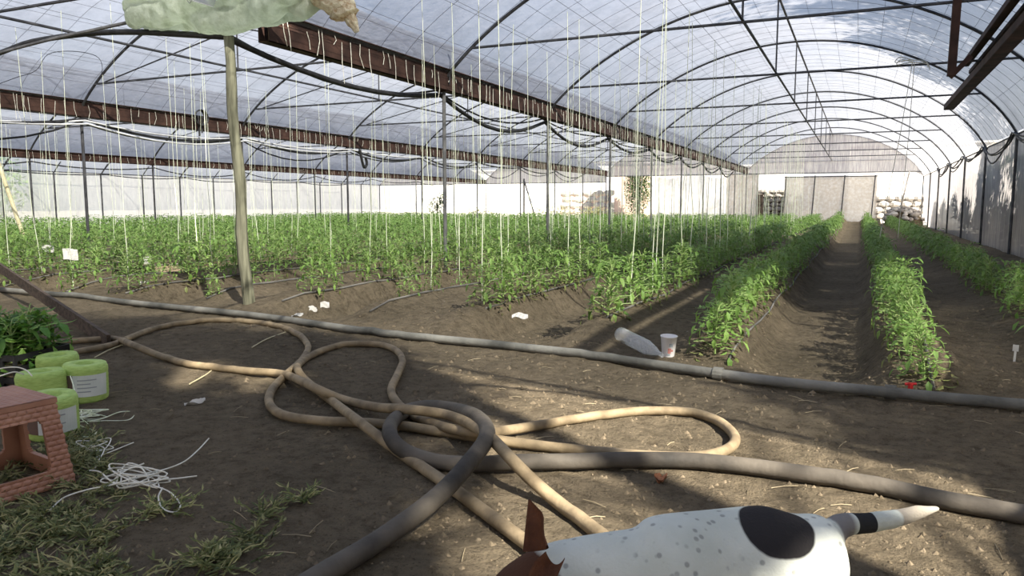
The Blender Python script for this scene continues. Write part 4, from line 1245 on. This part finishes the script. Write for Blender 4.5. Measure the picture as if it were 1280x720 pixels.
    for i in range(60):
        a = r2.uniform(PI, 2 * PI); q = r2.uniform(.15, 1.05)
        dx, dy = math.cos(a) * q, math.sin(a) * q
        zz = MR[2] * math.sqrt(max(0, 1 - dx * dx * .8 - dy * dy * .8)) * .95
        s = r2.uniform(.09, .2); mb = MB(); rock(mb, (0, 0, 0), (s * 1.4, s, s * .7), r2)
        o = mb.build('rubble_stone', M['stone_dark' if r2.random() < .6 else 'stone'], loc=(mp.x + dx * MR[0], mp.y + dy * MR[1], zz)); o.rotation_euler = (r2.uniform(-.4, .4), r2.uniform(-.4, .4), r2.uniform(0, 3))
        tag(o, 'rough stone in the rubble heap at the far right corner', 'stone', 'stones of the rubble heap')
    p = at_y(797, 262, Y + 5)
    bushy('conifer_tree', (p.x, p.y, 0), [(0, 0, 2.2, .95, .9, 1.9), (0, 0, 3.4, .6, .6, 1.3)], 5200, .16, 'dark green tree standing outside the open far end', 5, (.12, 3.0), 'tree')
    p = at_y(546, 262, Y + 1.5)
    bushy('garden_bush', (p.x, p.y, 0), [(0, 0, 1.0, .7, .6, .8), (.5, 0, 1.6, .5, .4, .6)], 900, .16, 'dark bush outside beside the end of the left film wall', 6, (.05, 1.2), 'bush')
    for i, (px, w, hh, lab) in enumerate(((600, 1.6, .9, 'low dry bush outside the open end, right of the dark bush'), (690, 1.8, 1.1, 'low dry bush outside the open end before the stone wall'), (745, 1.2, 1.0, 'low dry bush nearest the dark tree outside'))):
        p = at_y(px, 262, Y + 3); bushy('dry_bush', (p.x, p.y, 0), [(0, 0, hh * .5, w, .6, hh * .5)], 700, .14, lab, 40 + i, (.04, .5), 'bush', 'leaf_low')
far_end()

def outside_trees():
    # hedge behind the left wall
    for i, y in enumerate((6, 9.5, 13, 16.5, 20)):
        bushy('hedge_bush', (XL - 2.2, y, 0), [(0, 0, 1.9, 1.3, 1.9, 1.9)], 1500, .24, 'green hedge bush showing through the left film wall', 60 + i, (.08, 1.6), 'bush', 'leaf', 'hedge bushes outside the left wall')
    # trees to the right and behind that shade the near ground and the right roof
    el, az = SUN
    S = Vector((math.cos(el) * math.cos(az), math.cos(el) * math.sin(az), math.sin(el)))
    def make_tree(x, y, clumps, seed, lab):
        r2 = random.Random(seed); root = empty('shade_tree', (x, y, 0)); mb = MB(); tb = MB()
        h = max(c[0].z for c in clumps)
        tb.tube([(0, 0, -.1), (.06, .03, h * .5), (0, 0, h - .4)], [.17, .12, .03], 8)
        for cc, R_, nl in clumps:
            cc = cc - Vector((x, y, 0))
            tb.tube([(0, 0, max(.8, cc.z - 1.6)), tuple(cc * .5 + Vector((0, 0, cc.z * .5 - .4))), tuple(cc)], [.03, .02, .008], 4)
            for q in range(abs(nl)):
                e = Vector((r2.gauss(0, 1), r2.gauss(0, 1), r2.gauss(0, .8))).normalized() * (R_ * r2.random() ** .45)
                dd = Vector((r2.uniform(-1, 1), r2.uniform(-1, 1), r2.uniform(-.8, .4))).normalized()
                ss = dd.cross(Vector((r2.uniform(-.4, .4), r2.uniform(-.4, .4), 1))).normalized()
                lz = 1 if nl > 0 else .5
                leaflet_lo(mb, cc + e, dd, ss, lz * r2.uniform(.12, .22), lz * r2.uniform(.08, .13), .25, 0)
        mb.build('foliage', M['leaf_tree'], root); tb.build('trunk', M['bark'], root)
        tag(root, lab, 'tree', 'trees outside the greenhouse')
    LAB = 'leafy tree outside the greenhouse shading the right roof side'
    for i, (x, y, z0, z1, rad, n, rc) in enumerate(((6.4, 6.8, 5.2, 12.8, 2.2, 125, .7), (6.6, 11.2, 5.0, 12.8, 2.5, 135, .7), (6.6, 16.0, 4.6, 11.0, 2.3, 115, .7), (6.6, 21.0, 4.0, 7.6, 1.9, 50, .6))):
        r2 = random.Random(500 + i); cl = []
        for c in range(n):
            d = Vector((r2.gauss(0, 1), r2.gauss(0, 1), r2.gauss(0, 1))).normalized() * r2.random() ** .4
            cl.append((Vector((x + d.x * rad, y + d.y * rad, (z0 + z1) / 2 + d.z * (z1 - z0) / 2)), rc * r2.uniform(.7, 1.3), 130))
        make_tree(x, y, cl, 600 + i, LAB)
    # unseen trees by the entrance, leaf clumps and gaps placed to shape sun patches below
    gaps = []
    for px, py, z, r in ((742, 612, 0, .17), (722, 590, 0, .10), (770, 640, 0, .16), (700, 500, 0, .16), (740, 488, 0, .16), (660, 520, 0, .12), (800, 545, 0, .2), (840, 516, 0, .2), (590, 456, 0, .14), (570, 450, 0, .1),
                         (930, 560, 0, .2), (1000, 592, 0, .22), (1060, 616, 0, .2), (1120, 622, 0, .2), (1220, 690, 0, .3), (1150, 660, 0, .2), (1035, 668, .44, .22), (1030, 700, .38, .2), (1000, 640, .49, .1), (1100, 652, .44, .12),
                         (272, 465, 0, .1), (900, 545, 0, .2), (960, 540, 0, .2)):
        gaps.append((at_z(px, py, z), r))
    r2 = random.Random(77)
    trunks = [(5.7, -1.4), (6.6, -3.8), (7.6, -6.4), (5.4, -4.6)]
    groups = [[] for _ in trunks]
    n = 0
    for px, py, z in ((700, 690, .4), (740, 690, .42), (780, 690, .42), (820, 690, .42), (860, 690, .42), (760, 715, .35), (830, 715, .35), (690, 670, .45), (885, 665, .46)):
        g = at_z(px, py, z); c = g + S * ((5.6 - g.x) / S.x)
        groups[0].append((c, .12, -110))  # small clumps added up the sun ray to keep the dog's body shaded
    while n < 540:
        fx, fy_ = r2.uniform(-7.2, 2.2), r2.uniform(.0, 4.9)
        R_ = r2.uniform(.26, .42)
        if fx > -2.2 and r2.random() < .12: n += 1; continue
        # clump set back along the sun ray from its ground spot
        t = (r2.uniform(5.2, 7.4) + max(0, -fx) * .12 - fx) / S.x
        c = Vector((fx, fy_, 0)) + S * t
        ok = True
        for g, r in gaps:
            d = c - g; d = d - S * d.dot(S)
            if d.length < r * .9 + R_ + .06: ok = False; break
        n += 1
        if not ok: continue
        k = min(range(len(trunks)), key=lambda q: (trunks[q][0] - c.x) ** 2 + (trunks[q][1] - c.y) ** 2)
        groups[k].append((c, R_, 95))
    for k, (x, y) in enumerate(trunks):
        if groups[k]: make_tree(x, y, groups[k], 700 + k, 'tall leafy tree out of view, its clumps placed to shade the bare ground')
    for i, y in enumerate((10, 13.5, 17, 20.5, 24, 27.5, 31, 34.5, 38)):
        r2 = random.Random(i)
        bushy('bank_bush', (XR + 1.5, y, 0), [(0, 0, 1.25, .8, 2.1, 1.3 + r2.uniform(-.25, .25))], 3400, .26, 'dark bush outside the right film wall', 160 + i, (.07, 1.2), 'bush', 'leaf_tree', 'bushes outside the right wall')
outside_trees()

# ------------------------------------------------------------------ dog
def dog():
    """stands with its back to the lower right of the frame, head to the left"""
    mb = MB()
    Z = Vector((0, 0, 1))
    # world spine points: (pixel of the top line, top height, half width, half height)
    def top(px, py, z): return at_z(px, py, z)
    rump = top(1020, 645, .47); hip = top(955, 634, .50); mid = top(890, 641, .49); wit = top(825, 650, .50); neck = top(760, 660, .48); nape = top(705, 674, .455)
    fwd = (wit - hip); fwd.z = 0; fwd.normalize(); side = Vector((-fwd.y, fwd.x, 0))   # side points to the dog's left
    def ring(c, hw, hh): return (Vector(c), hw, hh)
    def loft(rings, n=20, axis=None):
        k = len(rings); vs = []; fs = []
        for i, (c, hw, hh) in enumerate(rings):
            t = rings[min(i + 1, k - 1)][0] - rings[max(i - 1, 0)][0]; t.normalize()
            s = t.cross(Z)
            s = s.normalized() if s.length > .2 else side.copy()
            u_ = s.cross(t).normalized()
            for j in range(n):
                a = 2 * PI * j / n
                vs.append(tuple(c + s * (hw * math.cos(a)) + u_ * (hh * math.sin(a))))
        for i in range(k - 1):
            for j in range(n): fs.append((i * n + j, i * n + (j + 1) % n, (i + 1) * n + (j + 1) % n, (i + 1) * n + j))
        vs.append(tuple(rings[0][0])); vs.append(tuple(rings[-1][0]))
        for j in range(n):
            fs.append((k * n, (j + 1) % n, j)); fs.append((k * n + 1, (k - 1) * n + j, (k - 1) * n + (j + 1) % n))
        mb.add(vs, fs)
    def down(p, d): return Vector((p.x, p.y, p.z - d))
    tail_base = rump - fwd * .055 + Vector((0, 0, -.06))
    loft([ring(tail_base + Vector((0, 0, -.06)), .03, .035), ring(down(rump, .10) - fwd * .02, .085, .10), ring(down(rump, .115) + fwd * .04, .105, .118), ring(down(hip, .125), .11, .125), ring(down(mid, .115) + fwd * 0, .105, .115),
          ring(down(mid.lerp(wit, .55), .125), .115, .13), ring(down(wit, .14), .112, .142), ring(down(wit.lerp(neck, .5), .135), .098, .125), ring(down(neck, .105), .082, .1), ring(down(nape.lerp(neck, .4), .085), .072, .08), ring(down(nape, .075), .066, .07)])
    # head, lowered, turned towards the camera's left and down
    hd = at_z(690, 712, .40)
    look = (Vector((-.75, -.45, -.42))).normalized()
    hb = down(nape, .07)
    hc = hb + look * .085 + Vector((0, 0, .0))
    loft([ring(hb - look * .02, .06, .065), ring(hb + look * .045, .072, .07), ring(hb + look * .10, .066, .064), ring(hb + look * .14, .048, .05), ring(hb + look * .18, .036, .038), ring(hb + look * .225, .030, .03), ring(hb + look * .245, .018, .018)], 16)
    # legs
    def leg(pts, rs):
        loft([ring(p, r, r) for p, r in zip(pts, rs)], 12)
    for s in (-1, 1):
        hp = down(rump, .14) + fwd * .045 + side * (.062 * s)
        knee = Vector((hp.x, hp.y, .25)) + fwd * .06; hock = Vector((hp.x, hp.y, .13)) - fwd * .07; foot = Vector((hp.x, hp.y, .03)) - fwd * .05
        leg([hp + Vector((0, 0, .04)), hp.lerp(knee, .5) - fwd * .015, knee, hock.lerp(knee, .5), hock, foot + Vector((0, 0, .03)), foot, foot + fwd * .05 + Vector((0, 0, -.012))], [.06, .072, .045, .03, .022, .019, .022, .02])
        sh = down(wit, .2) + side * (.068 * s) - fwd * .0
        elb = Vector((sh.x, sh.y, .24)) - fwd * .03; wr = Vector((sh.x, sh.y, .1)) ; pf = Vector((sh.x, sh.y, .03))
        leg([sh + Vector((0, 0, .05)), sh.lerp(elb, .5), elb, elb.lerp(wr, .5), wr, pf + Vector((0, 0, .02)), pf, pf + fwd * .045 + Vector((0, 0, -.012))], [.055, .05, .034, .026, .022, .02, .024, .02])
    # tail
    tp = [tail_base + fwd * .03, at_z(1050, 655, .43), at_z(1085, 654, .44), at_z(1120, 648, .45), at_z(1150, 640, .455), at_z(1176, 634, .46)]
    loft([ring(p, r, r) for p, r in zip(tp, [.036, .029, .025, .023, .019, .011])], 10)
    root = empty('dog', (mid.x, mid.y, 0))
    body = mb.build('dog_body', None or M['paper'])
    body.data.materials.clear()
    body.data.materials.append(dog_mat(mid, hip, rump, nape, hb, look, fwd, side, tp))
    rm = body.modifiers.new('remesh', 'REMESH'); rm.mode = 'VOXEL'; rm.voxel_size = .0075; rm.use_smooth_shade = True
    sm = body.modifiers.new('smooth', 'SMOOTH'); sm.factor = .5; sm.iterations = 36
    body.parent = root; body.matrix_parent_inverse = Matrix.Translation((-mid.x, -mid.y, 0))
    # ears: thin folded cups
    def ear(basep, tip, outv, w, lab, flare=.5):
        e = MB(); n = 10; m_ = 9
        ax = tip - basep; L_ = ax.length; ax.normalize(); o_ = (outv - ax * outv.dot(ax)).normalized(); s = ax.cross(o_)
        for lay in (0, 1):
            for j in range(m_ + 1):
                t = j / m_; le = -w * (1 - .25 * t); re = (w * (1 + flare * max(0, .25 - t) / .25)) * min(1, (1 - t) / .38) + le * max(0, 1 - (1 - t) / .38) + .003
                for i in range(n + 1):
                    a = -1 + 2 * i / n
                    e.v.append(tuple(basep + ax * (L_ * t) + s * ((le + re) / 2 + (re - le) / 2 * a) + o_ * (.028 * (1 - t) * a * a - (.005 if lay else 0) * (1 - .6 * t))))
        q = (m_ + 1) * (n + 1)
        for j in range(m_):
            for i in range(n):
                k = j * (n + 1) + i
                e.f.append((k, k + 1, k + n + 2, k + n + 1)); e.f.append((q + k, q + k + n + 1, q + k + n + 2, q + k + 1))
        edge = [j * (n + 1) for j in range(m_ + 1)] + [m_ * (n + 1) + i for i in range(1, n + 1)] + [j * (n + 1) + n for j in range(m_ - 1, -1, -1)]
        for a, b in zip(edge, edge[1:]): e.f.append((a, b, q + b, q + a))
        e.m = [0] * len(e.f)
        o = e.build('ear', M['fur_brown'], smooth=True); o.parent = root; o.matrix_parent_inverse = Matrix.Translation((-mid.x, -mid.y, 0))
        if lab: o['label'] = lab
    bpos = hb + look * .03
    sdh = look.cross(Z).normalized()          # dog's right when looking along 'look'
    # far ear stands up, near ear folds forward
    e1b = at_z(676, 688, .455); e1t = at_z(668, 622, .535)
    ear(e1b, e1t, Vector((-.2, -1, .1)), .021, 'upright brown ear')
    e2b = at_z(690, 704, .445); e2t = at_z(664, 765, .40)
    ear(e2b, e2t, Vector((.2, -.5, 1)), .024, 'folded dark brown ear', -.6)
    # eyes and nose
    for s in (-1, 1):
        q = MB(); c = hb + look * .135 + sdh * (.042 * s) + Vector((0, 0, .022)); rock(q, c, (.009, .009, .009), random.Random(1)); o = q.build('eye', M['black'], smooth=True); o.parent = root; o.matrix_parent_inverse = Matrix.Translation((-mid.x, -mid.y, 0))
    q = MB(); rock(q, hb + look * .248 + Vector((0, 0, .006)), (.016, .016, .013), random.Random(2)); o = q.build('nose', M['black'], smooth=True); o.parent = root; o.matrix_parent_inverse = Matrix.Translation((-mid.x, -mid.y, 0))
    tag(root, 'white dog with a black rump patch and brown head, standing by the hoses', 'dog')

def dog_mat(mid, hip, rump, nape, hb, look, fwd, side, tp):
    m, nt, out = new_mat('dog coat')
    b = N(nt, 'ShaderNodeBsdfPrincipled', Roughness=.85); b.inputs['Specular IOR Level'].default_value = .15
    tc = N(nt, 'ShaderNodeTexCoord'); obj = tc.outputs['Object']
    wob = N(nt, 'ShaderNodeTexNoise', Scale=14.0, Detail=3.0); L(nt, obj, wob.inputs['Vector'])
    def blob(center, radii_axes, soft=.08, wamp=.25):
        """1 inside an ellipsoid given by (axis, radius) triples"""
        sub = N(nt, 'ShaderNodeVectorMath', operation='SUBTRACT'); L(nt, obj, sub.inputs[0]); sub.inputs[1].default_value = center
        acc = None
        for ax, r in radii_axes:
            d = N(nt, 'ShaderNodeVectorMath', operation='DOT_PRODUCT'); L(nt, sub.outputs[0], d.inputs[0]); d.inputs[1].default_value = Vector(ax) / r
            sq = N(nt, 'ShaderNodeMath', operation='MULTIPLY'); L(nt, d.outputs['Value'], sq.inputs[0]); L(nt, d.outputs['Value'], sq.inputs[1])
            if acc is None: acc = sq
            else:
                a2 = N(nt, 'ShaderNodeMath', operation='ADD'); L(nt, acc.outputs[0], a2.inputs[0]); L(nt, sq.outputs[0], a2.inputs[1]); acc = a2
        w2 = N(nt, 'ShaderNodeMath', operation='MULTIPLY_ADD'); L(nt, wob.outputs['Fac'], w2.inputs[0]); w2.inputs[1].default_value = wamp; L(nt, acc.outputs[0], w2.inputs[2])
        mr = N(nt, 'ShaderNodeMapRange'); mr.inputs[1].default_value = 1 + wamp / 2 + soft; mr.inputs[2].default_value = 1 + wamp / 2 - soft; mr.inputs[3].default_value = 0; mr.inputs[4].default_value = 1
        L(nt, w2.outputs[0], mr.inputs[0]); return mr.outputs[0]
    def mix(fac, base, c):
        mx = N(nt, 'ShaderNodeMix', data_type='RGBA'); L(nt, fac, mx.inputs[0]); L(nt, base, mx.inputs[6]); mx.inputs[7].default_value = rgba(c); return mx.outputs[2]
    # white with small grey ticks
    v = N(nt, 'ShaderNodeTexVoronoi', Scale=40.0, Randomness=1.0); L(nt, obj, v.inputs['Vector'])
    n2 = N(nt, 'ShaderNodeTexNoise', Scale=9.0, Detail=2.0); L(nt, obj, n2.inputs['Vector'])
    mr = N(nt, 'ShaderNodeMapRange'); mr.inputs[1].default_value = .26; mr.inputs[2].default_value = .14; L(nt, v.outputs['Distance'], mr.inputs[0])
    g2 = N(nt, 'ShaderNodeMapRange'); g2.inputs[1].default_value = .38; g2.inputs[2].default_value = .5; L(nt, n2.outputs['Fac'], g2.inputs[0])
    tk = N(nt, 'ShaderNodeMath', operation='MULTIPLY'); L(nt, mr.outputs[0], tk.inputs[0]); L(nt, g2.outputs[0], tk.inputs[1])
    tk2 = N(nt, 'ShaderNodeMath', operation='MULTIPLY'); L(nt, tk.outputs[0], tk2.inputs[0]); tk2.inputs[1].default_value = .55
    wn = N(nt, 'ShaderNodeTexNoise', Scale=5.0, Detail=4.0); L(nt, obj, wn.inputs['Vector'])
    wr = ramp(nt, wn.outputs['Fac'], [(.35, (.43, .45, .39)), (.6, (.55, .57, .51))])
    c = mix(tk2.outputs[0], wr.outputs[0], (.1, .1, .1))
    Zv = Vector((0, 0, 1))
    pc = at_z(967, 667, .455)
    c = mix(blob(pc, ((fwd, .08), (side, .072), (Zv, .072)), .05, .2), c, (.022, .02, .02))
    c = mix(blob(Vector((rump.x, rump.y, .3)) - fwd * .02, ((fwd, .13), (side, .18), (Zv, .055)), .08, .4), c, (.03, .028, .027))
    c = mix(blob(hb + look * .122 + Vector((0, 0, -.005)), ((look, .16), (look.cross(Zv).normalized(), .09), (look.cross(Zv).normalized().cross(look), .095)), .05, .4), c, (.065, .03, .017))
    t1 = at_z(1071, 655, .43)
    c = mix(blob(t1, ((fwd, .018), (side, .08), (Zv, .08)), .05, .1), c, (.02, .02, .02))
    t2 = at_z(1046, 656, .43); c = mix(blob(t2, ((fwd, .025), (side, .06), (Zv, .06)), .3, .3), c, (.17, .16, .15)); t3 = at_z(1148, 641, .455)
    c = mix(blob(t3, ((fwd, .055), (side, .1), (Zv, .08)), .1, .1), c, (.3, .27, .22))
    L(nt, c, b.inputs['Base Color'])
    bn = N(nt, 'ShaderNodeTexNoise', Scale=160.0, Detail=3.0); L(nt, obj, bn.inputs['Vector'])
    bp = N(nt, 'ShaderNodeBump', Strength=.35, Distance=.006); L(nt, bn.outputs['Fac'], bp.inputs['Height']); L(nt, bp.outputs[0], b.inputs['Normal'])
    L(nt, b.outputs[0], out.inputs[0]); return m
M['fur_brown'] = simple('brown ear fur', (.05, .02, .011), (.11, .045, .022), 14, .85, bump=.3, bscale=150, spec=.1)
dog()

# ------------------------------------------------------------------ light, sky, camera
def world():
    w = bpy.data.worlds.new('sky'); scene.world = w; w.use_nodes = True
    nt = w.node_tree; nt.nodes.clear()
    out = N(nt, 'ShaderNodeOutputWorld'); bg = N(nt, 'ShaderNodeBackground', Strength=1.0)
    tc = N(nt, 'ShaderNodeTexCoord'); sep = N(nt, 'ShaderNodeSeparateXYZ'); L(nt, tc.outputs['Generated'], sep.inputs[0])
    r = ramp(nt, sep.outputs['Z'], [(0, (1.15, 1.12, 1.08)), (.12, (1.0, 1.05, 1.12)), (.35, (.56, .73, 1.05)), (1, (.33, .52, .98))])
    L(nt, r.outputs[0], bg.inputs[0]); L(nt, bg.outputs[0], out.inputs[0])
    s = bpy.data.lights.new('sun', 'SUN'); s.energy = 18.0; s.angle = math.radians(.6); s.color = (1, .93, .82)
    o = bpy.data.objects.new('sun', s); col.objects.link(o)
    el, az = SUN
    d = Vector((math.cos(el) * math.cos(az), math.cos(el) * math.sin(az), math.sin(el)))
    o.rotation_euler = d.to_track_quat('Z', 'Y').to_euler(); o.location = d * 40
world()
cam = bpy.data.cameras.new('camera'); cam.sensor_width = 36; cam.lens = FPX / 1280 * 36; cam.clip_start = .05; cam.clip_end = 400
co = bpy.data.objects.new('camera', cam); col.objects.link(co)
co.location = (0, 0, CAMH); co.rotation_euler = (PI / 2 - PITCH, 0, YAW)
scene.camera = co
scene.view_settings.view_transform = 'Standard'; scene.view_settings.look = 'None'
scene.view_settings.gamma = 1; scene.view_settings.use_curve_mapping = False
scene.view_settings.exposure = -0.02
cy_ = scene.cycles
cy_.max_bounces = 8; cy_.diffuse_bounces = 4; cy_.glossy_bounces = 2; cy_.transmission_bounces = 6; cy_.transparent_max_bounces = 24
cy_.caustics_reflective = False; cy_.caustics_refractive = False
cy_.use_denoising = True
